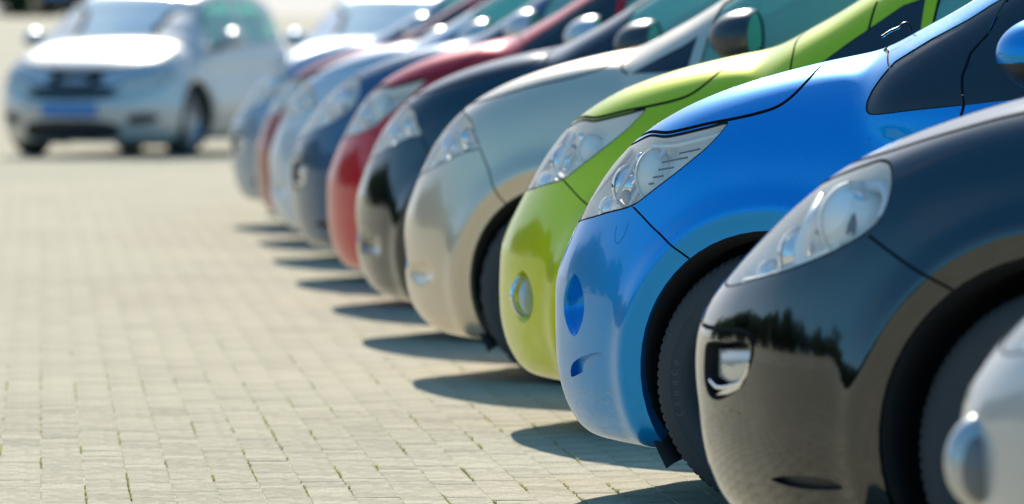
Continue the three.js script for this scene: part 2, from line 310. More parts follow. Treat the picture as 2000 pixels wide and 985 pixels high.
const AX = { side: [0, 1], front: [2, 1], top: [0, 2] };
function area2(p) { let s = 0; for (let i = 0; i < p.length; i++) { const a = p[i], b = p[(i + 1) % p.length]; s += a[0] * b[1] - b[0] * a[1]; } return s; }
function convexParts(poly) {                              // triangles of an outline, each edge marked as outline or inner
  if (area2(poly) < 0) poly = [...poly].reverse();
  const n = poly.length, tris = THREE.ShapeUtils.triangulateShape(poly.map(p => new THREE.Vector2(p[0], p[1])), []);
  return tris.map(t => ({ pts: t.map(i => poly[i]), real: t.map((a, i) => { const b = t[(i + 1) % 3], d = Math.abs(a - b); return d === 1 || d === n - 1; }) }));
}
function bandParts(line, width, closed = false) {         // a narrow band along a line
  const n = line.length, L = [], R = [];
  for (let i = 0; i < n; i++) {
    const a = closed ? line[(i - 1 + n) % n] : line[Math.max(0, i - 1)], b = closed ? line[(i + 1) % n] : line[Math.min(n - 1, i + 1)], p = line[i];
    let dx = b[0] - a[0], dy = b[1] - a[1]; const l = Math.hypot(dx, dy) || 1; dx /= l; dy /= l;
    L.push([p[0] - dy * width / 2, p[1] + dx * width / 2]); R.push([p[0] + dy * width / 2, p[1] - dx * width / 2]);
  }
  const out = [];
  for (let i = 0; i < (closed ? n : n - 1); i++) { const j = (i + 1) % n; let q = [R[i], R[j], L[j], L[i]], real = [true, false, true, false]; if (area2(q) < 0) { q = [L[i], L[j], R[j], R[i]]; } out.push({ pts: q, real }); }
  return out;
}
function cut(pieces, parts, proj = 'side', where = null) {
  const [A, B] = AX[proj]; let X0 = 1e9, X1 = -1e9, Y0 = 1e9, Y1 = -1e9;
  for (const c of parts) { c.bb = [1e9, -1e9, 1e9, -1e9]; for (const [x, y] of c.pts) { c.bb[0] = Math.min(c.bb[0], x); c.bb[1] = Math.max(c.bb[1], x); c.bb[2] = Math.min(c.bb[2], y); c.bb[3] = Math.max(c.bb[3], y); } X0 = Math.min(X0, c.bb[0]); X1 = Math.max(X1, c.bb[1]); Y0 = Math.min(Y0, c.bb[2]); Y1 = Math.max(Y1, c.bb[3]); }
  const inside = [], outside = [], border = [];
  const hit = (p, a, b, c, d) => { let x0 = 1e9, x1 = -1e9, y0 = 1e9, y1 = -1e9; for (const v of p) { if (v[A] < x0) x0 = v[A]; if (v[A] > x1) x1 = v[A]; if (v[B] < y0) y0 = v[B]; if (v[B] > y1) y1 = v[B]; } return !(x1 < a || x0 > b || y1 < c || y0 > d); };
  for (const p of pieces) {
    if (!hit(p, X0, X1, Y0, Y1) || (where && !where(p))) { outside.push(p); continue; }
    let rest = [p];
    for (const c of parts) {
      const next = [];
      for (const q of rest) {
        if (!hit(q, ...c.bb)) { next.push(q); continue; }
        let cur = q; const off = [];
        for (let e = 0; e < c.pts.length && cur; e++) {
          const a = c.pts[e], b = c.pts[(e + 1) % c.pts.length], ex = b[0] - a[0], ey = b[1] - a[1];
          const f = v => ex * (v[B] - a[1]) - ey * (v[A] - a[0]);
          const o = half(cur, v => -f(v)); if (o) off.push(o);
          cur = half(cur, f);
        }
        if (cur) {
          inside.push(cur); next.push(...off);
          for (let e = 0; e < c.pts.length; e++) if (c.real[e]) {
            const a = c.pts[e], b = c.pts[(e + 1) % c.pts.length], ex = b[0] - a[0], ey = b[1] - a[1], l = Math.hypot(ex, ey) || 1;
            for (let i = 0; i < cur.length; i++) { const u = cur[i], v = cur[(i + 1) % cur.length], g = w => Math.abs(ex * (w[B] - a[1]) - ey * (w[A] - a[0])) / l; if (g(u) < 1e-6 && g(v) < 1e-6 && Math.hypot(u[0] - v[0], u[1] - v[1], u[2] - v[2]) > 1e-6) border.push([u, v]); }
          }
        } else next.push(q);
      }
      rest = next;
    }
    outside.push(...rest);
  }
  return { inside, outside, border };
}
function geoOf(pieces, { push = 0, mirror = false, both = false } = {}) {
  const pos = [], nor = [], uv = [];
  const put = (v, s) => { pos.push(v[0] - v[3] * push, v[1] - v[4] * push, s * (v[2] - v[5] * push)); nor.push(v[3], v[4], s * v[5]); uv.push(v[0] / 0.9 + v[2] * 0.3, v[1] / 0.9); };
  for (const p of pieces) for (let i = 1; i + 1 < p.length; i++) {
    if (!mirror || both) { put(p[0], 1); put(p[i], 1); put(p[i + 1], 1); }
    if (mirror || both) { put(p[0], -1); put(p[i + 1], -1); put(p[i], -1); }
  }
  const g = new THREE.BufferGeometry(); g.setAttribute('position', new THREE.Float32BufferAttribute(pos, 3)); g.setAttribute('normal', new THREE.Float32BufferAttribute(nor, 3)); g.setAttribute('uv', new THREE.Float32BufferAttribute(uv, 2)); return g;
}
function walls(border, d0, d1) {                          // side faces of a recess, from depth d0 to d1 below the skin
  const out = [];
  for (const [a, b] of border) {
    const dn = (v, d) => [v[0] - v[3] * d, v[1] - v[4] * d, v[2] - v[5] * d];
    const A = dn(a, d0), B = dn(b, d0), C = dn(b, d1), D = dn(a, d1);
    const u = [B[0] - A[0], B[1] - A[1], B[2] - A[2]], w = [D[0] - A[0], D[1] - A[1], D[2] - A[2]]; let n = [u[1] * w[2] - u[2] * w[1], u[2] * w[0] - u[0] * w[2], u[0] * w[1] - u[1] * w[0]]; const l = Math.hypot(...n) || 1; n = n.map(v => v / l);
    out.push([A, B, C, D].map(v => [...v, ...n]));
  }
  return out;
}
function circle(cx, cy, r, n = 56) { return Array.from({ length: n }, (_, i) => [cx + r * Math.cos(i / n * 2 * Math.PI), cy + r * Math.sin(i / n * 2 * Math.PI)]); }
const smooth = (pts, per = 4, closed = true) => { const s = spline(pts, per, closed); if (closed) s.pop(); return s; };

function tube(pts, r, seg = 24, rad = 6) { return new THREE.TubeGeometry(new THREE.CatmullRomCurve3(pts.map(p => new THREE.Vector3(...p))), seg, r, rad, false); }

// ------------------------------------------------------------------ wheels
function tyreGeo(R, rim, w, fine) {
  const seg = fine ? 360 : 96, prof = [];                // (offset along axle from the outer face, radius, tread weight)
  const h = w / 2;
  for (const [o, r, t] of [[-0.012, rim, 0], [0.010, rim + 0.012, 0], [0.014, rim + 0.030, 0], [0.0145, rim + 0.036, 0], [0.0125, rim + 0.038, 0], [0.0125, R - 0.050, 0], [0.0135, R - 0.048, 0], [0.012, R - 0.044, 0], [0.010, R - 0.040, 0], [0.004, R - 0.028, 0], [-0.006, R - 0.013, 0.25], [-0.020, R - 0.004, 1], [-0.034, R, 1], [-h, R + 0.003, 0.15]]) prof.push([h + o, r, t]);
  const full = [...prof, ...prof.slice(0, -1).reverse().map(([a, r, t]) => [-a, r, t])], pos = [], idx = [], uv = [];
  for (let i = 0; i <= seg; i++) {
    const a = i / seg * 2 * Math.PI, notch = fine ? ((i % 4) === 0 ? 1 : 0) : ((i % 3) === 0 ? 1 : 0);
    for (const [z, r, t] of full) { const q = r - notch * t * 0.0045; pos.push(Math.cos(a) * q, Math.sin(a) * q, z); uv.push(a * R / 0.4, (z + r) / 0.4); }
  }
  const n = full.length;
  for (let i = 0; i < seg; i++) for (let j = 0; j + 1 < n; j++) { const a = i * n + j, b = a + n; idx.push(a, b, a + 1, b, b + 1, a + 1); }
  const g = new THREE.BufferGeometry(); g.setAttribute('position', new THREE.Float32BufferAttribute(pos, 3)); g.setAttribute('uv', new THREE.Float32BufferAttribute(uv, 2)); g.setIndex(idx); g.computeVertexNormals(); return g;
}
function rimGeo(rim, w, spokes = 8) {
  const h = w / 2, parts = [];
  const pts = [[rim - 0.004, -h], [rim + 0.004, -h + 0.01], [rim - 0.02, -h + 0.03], [rim - 0.03, 0], [rim - 0.015, h - 0.03], [rim + 0.004, h - 0.012], [rim + 0.004, h - 0.002], [rim - 0.008, h - 0.004], [rim - 0.018, h - 0.02]];
  const l = new THREE.LatheGeometry(pts.map(p => new THREE.Vector2(...p)), 48); l.rotateX(Math.PI / 2); parts.push(l);
  for (let i = 0; i < spokes; i++) {
    const s = new THREE.Shape(); s.moveTo(0.03, -0.022); s.lineTo(rim - 0.012, -0.015); s.lineTo(rim - 0.012, 0.015); s.lineTo(0.03, 0.022); s.closePath();
    const g = new THREE.ExtrudeGeometry(s, { depth: 0.018, bevelEnabled: true, bevelSize: 0.005, bevelThickness: 0.006, bevelSegments: 2, steps: 1 });
    g.translate(0, 0, h - 0.05); g.rotateZ(i / spokes * 2 * Math.PI); parts.push(g.index ? g.toNonIndexed() : g);
  }
  const hub = new THREE.LatheGeometry([[0, h - 0.018], [0.035, h - 0.02], [0.06, h - 0.03], [0.065, h - 0.05], [0.07, -h + 0.05]].map(p => new THREE.Vector2(...p)).reverse(), 28); hub.rotateX(Math.PI / 2); parts.push(hub);
  return mergeGeometries(parts.map(g => { const q = g.index ? g.toNonIndexed() : g; for (const k of Object.keys(q.attributes)) if (!['position', 'normal', 'uv'].includes(k)) q.deleteAttribute(k); return q; }));
}

// ------------------------------------------------------------------ one car
function surfacePoint(F, x, y, from = 1.15) {
  let w = from; while (w > 0.02 && F(x, y, w) > 0) w -= 0.01; if (w <= 0.02) return null;
  let a = w, b = w + 0.01; for (let i = 0; i < 24; i++) { const m = (a + b) / 2; if (F(x, y, m) > 0) b = m; else a = m; }
  const g = gradient(F, x, y, a), l = Math.hypot(...g); return { p: [x, y, a], n: g.map(v => v / l) };
}
const deep = (q, d) => q.p.map((v, i) => v - q.n[i] * d);

function buildCar(S, P) {
  const F = makeField(S), fine = S.fine ?? 1, root = new THREE.Group();
  const xs = axis([[-0.09, 0.016 * fine], [0.75, 0.022 * fine], [1.25, 0.035 * fine], [2.0, 0.07], [S.length + 0.1, 1]]), ys = axis([[0.06, 0.02 * fine], [1.1, 0.03 * fine], [S.height + 0.1, 1]]), zs = axis([[-0.06, 0.03 * fine], [0.3, 0.02 * fine], [1.02, 1]]);
  let body = skin(F, xs, ys, zs), c;
  const gapPieces = [], R = S.arch, at = (x, y) => surfacePoint(F, x, y);
  const add = (name, pieces, mat, opt, parent = root) => pieces.length ? mesh(name, geoOf(pieces, opt), mat, parent) : null;
  const pair = (name, pieces, mat, opt = {}, parent = root) => [add(name, pieces, mat, { ...opt }, parent), add(name, pieces, mat, { ...opt, mirror: true }, parent)];
  // wheel openings
  const lips = [];
  for (const w of [S.front, S.rear]) { c = cut(body, convexParts(circle(w.x, w.y, R)), 'side', p => p[0][2] > 0.3); body = c.outside; lips.push(...walls(c.border, 0, 0.03)); }
  // headlights
  if (S.lamp) {
    c = cut(body, convexParts(smooth(S.lamp, 5)), 'side'); body = c.outside;
    const rimLine = cut(c.inside, bandParts(smooth(S.lamp, 5), 0.010, true), 'side');
    for (const mirror of [false, true]) {
      const lamp = new THREE.Group(); lamp.name = 'headlight'; root.add(lamp);
      mesh('lens', geoOf(rimLine.outside, { mirror, push: 0.001 }), M.lens, lamp);
      mesh('lens_seal', geoOf(rimLine.inside, { mirror, push: 0.003 }), P.seal ?? M.gap, lamp);
      mesh('housing', geoOf([...c.inside.map(p => p.map(v => [v[0] - v[3] * S.lampDepth, v[1] - v[4] * S.lampDepth, v[2] - v[5] * S.lampDepth, v[3], v[4], v[5]])), ...walls(c.border, 0.004, S.lampDepth + 0.004)], { mirror }), M.lampHousing, lamp);
      if (S.lampInside) S.lampInside(lamp, mirror ? -1 : 1, at);
    }
  }
  // openings and trims: each { name, line, mat, push, wall, proj, front limit, pair, seal }
  for (const q of S.cuts ?? []) {
    const line = q.sharp ? q.line : smooth(q.line, 5), mat = q.mat === 'paint' ? P.paint : (P.glass && /glass|windscreen/.test(q.mat)) ? P.glass : M[q.mat];
    c = cut(body, convexParts(line), q.proj ?? 'side', q.where); body = c.outside; let ins = c.inside;
    if (q.seal) { const s = cut(ins, bandParts(line, q.seal, true), q.proj ?? 'side'); ins = s.outside; gapPieces.push(...s.inside.map(p => p.map(v => [v[0] - v[3] * 0.003, v[1] - v[4] * 0.003, v[2] - v[5] * 0.003, v[3], v[4], v[5]]))); }
    const all = q.push > 0.004 ? [...ins.map(p => p.map(v => [v[0] - v[3] * q.push, v[1] - v[4] * q.push, v[2] - v[5] * q.push, v[3], v[4], v[5]])), ...walls(c.border, 0, q.push)] : ins;
    if (q.dish) {                                         // a scooped pocket behind the cut
      const n = line.length, prof = [[1, 0.0003], [0.988, 0.0016], [0.968, 0.006], [0.948, 0.018], [0.925, 0.036], [0.86, 0.058], [0.72, 0.073], [0.46, 0.082], [0.2, 0.085], [0.002, 0.085]], K = prof.length - 1;
      const mx = line.reduce((a, p) => a + p[0], 0) / n, my = line.reduce((a, p) => a + p[1], 0) / n, lo = Math.min(...line.map(v => v[1])), hi = Math.max(...line.map(v => v[1]));
      const rings = prof.map(([f, d]) => line.map(p => { const y = my + (p[1] - my) * f, o = at(mx + (p[0] - mx) * f, y); return o ? deep(o, d < 0.01 ? d : d * q.dish / 0.085 * (0.28 + 0.95 * (y - lo) / (hi - lo))) : null; }));
      const ctr = at(mx, my);
      for (const s of [1, -1]) {
        const pos = [], idx = []; for (const r of rings) for (const p of r) pos.push(...(p ? [p[0], p[1], s * p[2]] : [mx, my, s * ctr.p[2]]));
        for (let k = 0; k < K; k++) for (let i = 0; i < n; i++) { const a = k * n + i, b = k * n + (i + 1) % n, c2 = a + n, d2 = b + n; if (s > 0) idx.push(a, b, c2, b, d2, c2); else idx.push(a, c2, b, b, c2, d2); }
        const g = new THREE.BufferGeometry(); g.setAttribute('position', new THREE.Float32BufferAttribute(pos, 3)); g.setIndex(idx); g.computeVertexNormals(); mesh(q.name, g, mat, root);
      }
      lips.push(...walls(c.border, 0, 0.005)); continue;
    }
    const opt = q.push > 0.004 ? {} : { push: q.push ?? 0 };
    if (q.pair) pair(q.name, all, mat, opt); else add(q.name, all, mat, { ...opt, both: true });
  }
  // shut lines
  for (const q of S.seams ?? []) {
    c = cut(body, bandParts(q.sharp ? q.line : smooth(q.line, 6, false), q.w ?? 0.005), q.proj ?? 'side', q.where); body = c.outside;
    gapPieces.push(...c.inside.map(p => p.map(v => [v[0] - v[3] * 0.006, v[1] - v[4] * 0.006, v[2] - v[5] * 0.006, v[3], v[4], v[5]])), ...walls(c.border, 0, 0.007));
  }
  add('panel_gap', gapPieces, M.gap, { both: true });
  // painted panels
  for (const q of S.panels ?? []) { c = cut(body, convexParts(q.line), 'side', q.where); body = c.outside; const m = q.mat ? M[q.mat] : P.paint; if (q.pair) pair(q.name, c.inside, m); else add(q.name, c.inside, m, { both: true }); }
  add('body_shell', [...body, ...lips], P.paint, { both: true });
  // wheels and arch liners
  const tg = tyreGeo(S.front.y, S.rim ?? 0.2, 0.185, S.fine <= 1), rg = rimGeo(S.rim ?? 0.2, 0.185, S.spokes ?? 7);
  for (const [wc, front] of [[S.front, true], [S.rear, false]]) for (const s of [1, -1]) {
    const wheel = new THREE.Group(); wheel.name = 'wheel'; wheel.position.set(wc.x, wc.y, s * (S.track - 0.0925)); if (s < 0) wheel.rotation.y = Math.PI; wheel.rotation.y += front ? s * 0 + (S.steer ?? 0) : 0; root.add(wheel);
    mesh('tyre', tg, M.rubber, wheel); mesh('rim', rg, M.rim, wheel);
    const pos = [], idx = [], n = 40, a0 = -0.62, a1 = Math.PI + 0.62, lp = [];
    for (let i = 0; i <= n; i++) {
      const a = a1 + (a0 - a1) * i / n, x = wc.x + R * Math.cos(a), y = wc.y + R * Math.sin(a), o = at(wc.x + (R + 0.004) * Math.cos(a), Math.max(0.16, wc.y + (R + 0.004) * Math.sin(a))), w = o ? Math.min(o.p[2] - 0.012, 0.9) : 0.78;
      lp.push([wc.x + (R + 0.02) * Math.cos(a), wc.y + (R + 0.02) * Math.sin(a), w], [x, y, w], [x - 0.02 * Math.cos(a), y - 0.02 * Math.sin(a), w - 0.03], [x, y, 0.48], [wc.x, wc.y, 0.47]);
    }
    for (const v of lp) pos.push(v[0], v[1], v[2] * s);
    for (let i = 0; i < n; i++) for (let j = 0; j < 4; j++) { const a = i * 5 + j, b = a + 5; idx.push(a, a + 1, b, b, a + 1, b + 1); }
    const g = new THREE.BufferGeometry(); g.setAttribute('position', new THREE.Float32BufferAttribute(pos, 3)); g.setIndex(idx); g.computeVertexNormals();
    mesh('wheel_arch_liner', g, M.liner, root);
  }
  // wing mirrors
  if (S.mirror) for (const s of [1, -1]) {
    const m = new THREE.Group(); m.name = 'wing_mirror'; m.position.set(S.mirror[0], S.mirror[1], s * S.mirror[2]); root.add(m);
    const prof = []; for (let i = 0; i <= 14; i++) { const a = i / 14 * Math.PI / 2; prof.push(new THREE.Vector2(Math.sin(a), -Math.cos(a) * 0.95)); } prof.push(new THREE.Vector2(0.985, 0.10), new THREE.Vector2(0.94, 0.14));
    const cap = new THREE.LatheGeometry(prof, 40); cap.rotateZ(-Math.PI / 2); cap.scale(0.13, 0.085, 0.115); cap.rotateY(s * 0.12);
    if (P.mirrorLow) {
      const low = cap.clone(); low.scale(0.985, 1, 0.985); 
      const top = cap.clone(), p = top.attributes.position; for (let i = 0; i < p.count; i++) { if (p.getY(i) < -0.02) p.setY(i, -0.02); } top.scale(1.01, 1.01, 1.01); top.computeVertexNormals();
      mesh('mirror_cover', top, P.mirror ?? P.paint, m); mesh('mirror_case', low, M.black, m);
    } else mesh('mirror_case', cap, P.mirror ?? P.paint, m);
    const gl = new THREE.CircleGeometry(0.92, 32); gl.rotateY(Math.PI / 2); gl.scale(1, 0.085, 0.115); gl.translate(0.014, 0, 0); gl.rotateY(s * 0.12); mesh('mirror_glass', gl, M.mirrorGlass, m);
    const arm = tube([[-0.01, -0.045, -s * 0.06], [-0.025, -0.085, -s * 0.13], [-0.04, -0.095, -s * 0.2]], 0.026, 12, 10); mesh('mirror_arm', arm, M.black, m);
  }
  // cabin: floor tub, dashboard, seats, steering wheel
  const tub = new THREE.BoxGeometry(S.length - 1.3, 0.1, 1.28); tub.translate(S.length / 2 + 0.2, 0.42, 0); mesh('cabin_floor', tub, M.interior, root);
  const cx = S.cabin ?? 1.0;
  const dash = new THREE.Shape(); dash.moveTo(cx, 0.45); dash.lineTo(cx, 0.90); dash.quadraticCurveTo(cx + 0.3, 0.94, cx + 0.42, 0.90); dash.lineTo(cx + 0.46, 0.7); dash.lineTo(cx + 0.35, 0.45);
  const dg = new THREE.ExtrudeGeometry(dash, { depth: 1.2, bevelEnabled: true, bevelSize: 0.02, bevelThickness: 0.02, bevelSegments: 2 }); dg.translate(0, 0, -0.6); mesh('dashboard', dg, M.interior, root);
  for (const z of [0.36, -0.36]) for (const x of [cx + 1.3, cx + 2.05]) {
    const s = new THREE.Shape(); s.moveTo(-0.45, 0.50); s.quadraticCurveTo(-0.47, 0.62, -0.36, 0.63); s.lineTo(0, 0.6); s.lineTo(0.14, 1.06); s.lineTo(0.16, 1.2); s.quadraticCurveTo(0.2, 1.26, 0.25, 1.2); s.lineTo(0.24, 1.05); s.lineTo(0.14, 0.5);
    const g = new THREE.ExtrudeGeometry(s, { depth: 0.36, bevelEnabled: true, bevelSize: 0.04, bevelThickness: 0.04, bevelSegments: 3 }); g.translate(x, 0, z - 0.18); mesh('seat', g, M.seat, root);
  }
  const sw = new THREE.TorusGeometry(0.17, 0.016, 10, 36); sw.rotateY(Math.PI / 2); sw.rotateZ(-0.45); sw.translate(cx + 0.55, 0.92, 0.36); mesh('steering_wheel', sw, M.interior, root);
  if (S.extra) S.extra(root, P, at, F);
  return root;
}
// ------------------------------------------------------------------ shapes
const HATCH_CAB = [[0.74, 0.9], [0.77, 1.01], [0.98, 1.14], [1.25, 1.29], [1.55, 1.415], [1.85, 1.475], [2.3, 1.495], [2.9, 1.475], [3.4, 1.40], [3.62, 1.28], [3.78, 1.02], [3.74, 0.82], [2.2, 0.8], [0.9, 0.82]];
const HATCH = {
  length: 3.95, height: 1.5, arch: 0.335, rim: 0.19, track: 0.80,
  front: { x: 0.725, y: 0.295 }, rear: { x: 3.25, y: 0.295 },
  side: [[0.0, 0.50], [0.005, 0.42], [0.0, 0.34], [-0.005, 0.27], [0.01, 0.215], [0.04, 0.175], [0.10, 0.14], [0.25, 0.13], [0.6, 0.13], [1.5, 0.14], [2.6, 0.14], [3.4, 0.17], [3.8, 0.24], [3.92, 0.34], [3.95, 0.5], [3.93, 0.66], [3.86, 0.82], [3.76, 0.93], [3.5, 0.98], [2.8, 0.97], [2.0, 0.96], [1.4, 0.97], [1.05, 1.01], [0.85, 1.037], [0.66, 1.008], [0.46, 0.947], [0.32, 0.878], [0.235, 0.812], [0.16, 0.735], [0.085, 0.64], [0.025, 0.56]],
  plan: [[-0.06, 0.0], [-0.045, 0.2], [0.0, 0.36], [0.09, 0.51], [0.20, 0.64], [0.34, 0.755], [0.52, 0.825], [0.8, 0.855], [1.5, 0.865], [2.5, 0.865], [3.2, 0.845], [3.65, 0.77], [3.88, 0.58], [3.97, 0.3], [3.98, 0.0]],
  tuck: [[0.10, 0.08], [0.18, 0.045], [0.28, 0.016], [0.38, 0.003], [0.45, 0.0], [0.52, 0.003], [0.6, 0.011], [0.72, 0.028], [0.82, 0.05], [0.92, 0.082], [1.02, 0.125], [1.2, 0.24]],
  tumble: [[0.8, 0.03], [0.92, 0.06], [1.04, 0.115], [1.25, 0.2], [1.45, 0.285], [1.6, 0.36]],
  cab: HATCH_CAB, cabSweep: 0.30, sweep: 0.0, crown: 0.09, round: 0.26,
  flare: 0.018, flareAt: 0.02, flareW: 0.05,
  mirror: [1.405, 1.02, 0.93], cabin: 1.0, lampDepth: 0.06,
};
const TAIL = [[0.25, 0.13], [0.6, 0.13], [1.5, 0.14], [2.6, 0.14], [3.4, 0.17], [3.8, 0.24], [3.92, 0.34], [3.95, 0.5], [3.93, 0.66], [3.86, 0.82], [3.76, 0.93], [3.5, 0.98], [2.8, 0.97], [2.0, 0.96]];
const BLACK = { ...HATCH, length: 4.05, arch: 0.365, front: { x: 0.91, y: 0.305 }, rear: { x: 3.30, y: 0.30 },
  side: [[-0.035, 0.50], [-0.03, 0.42], [0.0, 0.34], [0.005, 0.27], [0.02, 0.215], [0.045, 0.175], [0.10, 0.14], ...TAIL, [1.5, 0.955], [1.2, 0.985], [0.97, 1.008], [0.76, 0.978], [0.55, 0.916], [0.388, 0.848], [0.28, 0.783], [0.18, 0.712], [0.075, 0.632], [-0.01, 0.56]],
  cab: HATCH_CAB.map(([x, y]) => [x + 0.12 * (x < 3), y - 0.03 * (x < 1.3)]),
};
const TAUPE = { ...HATCH, arch: 0.318, front: { x: 0.735, y: 0.288 },
  side: [[0.0, 0.50], [0.002, 0.42], [0.01, 0.36], [-0.008, 0.30], [-0.012, 0.26], [0.012, 0.21], [0.06, 0.175], [0.14, 0.145], ...TAIL, [1.4, 0.97], [1.05, 1.01], [0.85, 1.037], [0.66, 1.008], [0.46, 0.947], [0.315, 0.878], [0.22, 0.812], [0.14, 0.735], [0.07, 0.64], [0.02, 0.56]],
};
const SHARP_TOP = { round: 0.16, tuck: [[0.10, 0.08], [0.18, 0.045], [0.28, 0.016], [0.38, 0.003], [0.45, 0.0], [0.52, 0.003], [0.6, 0.011], [0.72, 0.03], [0.80, 0.055], [0.88, 0.10], [0.96, 0.16], [1.04, 0.22], [1.2, 0.32]] };
// ------------------------------------------------------------------ panel lines, lamps and openings of each shape
const WINDSHIELD = { name: 'windshield', mat: 'windscreen', push: 0.003, seal: 0.02, sharp: true, line: [[0.62, 1.07], [0.80, 1.045], [0.905, 1.065], [1.025, 1.137], [1.30, 1.28], [1.60, 1.395], [1.60, 1.62], [0.62, 1.62]], where: p => p[0][0] < 1.75 && p[0][1] > 1.0 };
const SIDE_GLASS = x0 => [
  { name: 'door_window', mat: 'glass', push: 0.004, seal: 0.016, pair: true, sharp: true, where: p => p[0][2] > 0.35, line: [[x0, 0.955], [x0 + 0.02, 1.16], [x0 + 0.20, 1.275], [x0 + 0.50, 1.375], [x0 + 0.85, 1.40], [x0 + 0.90, 1.38], [x0 + 0.95, 0.975]] },
  { name: 'rear_side_window', mat: 'glass', push: 0.004, seal: 0.016, pair: true, sharp: true, where: p => p[0][2] > 0.35, line: [[x0 + 1.03, 0.98], [x0 + 1.02, 1.385], [x0 + 1.6, 1.36], [x0 + 1.95, 1.22], [x0 + 2.0, 1.05], [x0 + 1.85, 1.0]] },
];
const REAR = L => [
  { name: 'rear_window', mat: 'glass', push: 0.003, seal: 0.02, proj: 'front', sharp: true, where: p => p[0][0] > L - 0.65, line: [[-0.2, 1.05], [0.58, 1.05], [0.50, 1.36], [-0.2, 1.37]] },
  { name: 'tail_lamp', mat: 'tail', push: 0.001, seal: 0.008, pair: true, sharp: true, where: p => p[0][0] > L - 0.4, line: [[L - 0.22, 0.75], [L + 0.2, 0.74], [L + 0.2, 0.95], [L - 0.26, 0.95]] },
];
M.satin = std(0.62, 0.61, 0.58, 0.22, 0.6); M.tail = std(0.35, 0.01, 0.012, 0.15);
const nose = p => p[0][0] < 0.32 && p[0][3] < -0.2;
const FACE = (hi = [0.40, 0.535, 0.60], lo = [0.36, 0.20, 0.35]) => [
  { name: 'grille', mat: 'black', push: 0.03, proj: 'front', where: nose, line: [[-0.2, hi[1]], [hi[0] * 0.9, hi[1]], [hi[0], (hi[1] + hi[2]) / 2], [hi[0] * 0.95, hi[2]], [-0.2, hi[2]]] },
  { name: 'lower_grille', mat: 'black', push: 0.04, proj: 'front', where: nose, line: [[-0.2, lo[1]], [lo[0], lo[1]], [lo[0] * 0.94, lo[2]], [-0.2, lo[2]]] },
];
const DOORS = (x0, x1) => [
  { line: [[x0, 0.28], [x0 - 0.03, 0.55], [x0, 0.80], [x0 + 0.02, 0.90]], w: 0.006, where: p => p[0][2] > 0.4 },
  { line: [[x1, 0.30], [x1 + 0.02, 0.6], [x1 + 0.02, 0.95]], w: 0.006, where: p => p[0][2] > 0.4 },
  { line: [[x0, 0.26], [x0 + 0.4, 0.25], [x1 - 0.3, 0.25], [x1, 0.28]], w: 0.006, where: p => p[0][2] > 0.4 },
];
const PANELS = (bon, bump, door) => [
  { name: 'bonnet', line: bon },
  { name: 'front_bumper', line: bump },
  { name: 'door', line: door, pair: true, where: p => p[0][2] > 0.4 },
];
// reflector bowl: a chrome dish facing forward, set behind the lens
function bowl(lamp, s, at, x, y, r, depth, turn = 0.35, mat = M.chrome, tall = 1) {
  const q = at(x, y); if (!q) return; const c = deep(q, depth);
  const pts = []; for (let i = 0; i <= 10; i++) { const t = i / 10; pts.push(new THREE.Vector2(0.004 + (r - 0.004) * t, r * 0.85 * (t * t - 1))); } pts.push(new THREE.Vector2(r + 0.003, 0.001), new THREE.Vector2(r + 0.004, -0.008));
  const g = new THREE.LatheGeometry(pts, 32); g.rotateZ(Math.PI / 2); g.scale(1, tall, 1); g.rotateY(-turn); g.translate(...c); if (s < 0) { g.scale(1, 1, -1); flip(g); }
  const b = mesh('reflector', g, mat, lamp);
  return { c, b };
}
function flip(g) { if (g.index) { const a = g.index.array; for (let i = 0; i < a.length; i += 3) { const t = a[i]; a[i] = a[i + 1]; a[i + 1] = t; } } const n = g.attributes.normal; if (n) for (let i = 0; i < n.count; i++) n.setXYZ(i, n.getX(i), n.getY(i), n.getZ(i)); g.computeVertexNormals(); }
function rod(lamp, s, at, pts, depth, r, mat, name) { const P3 = pts.map(([x, y, d]) => { const q = at(x, y); return q ? deep(q, d ?? depth) : null; }).filter(Boolean).map(p => [p[0], p[1], s * p[2]]); if (P3.length > 1) mesh(name, tube(P3, r, 16, 8), mat, lamp); }
function bulb(lamp, s, at, x, y, depth, r, mat, name) { const q = at(x, y); if (!q) return; const c = deep(q, depth); const g = new THREE.CapsuleGeometry(r, r * 1.6, 6, 14); g.rotateZ(0.5); g.translate(c[0], c[1], s * c[2]); mesh(name, g, mat, lamp); }

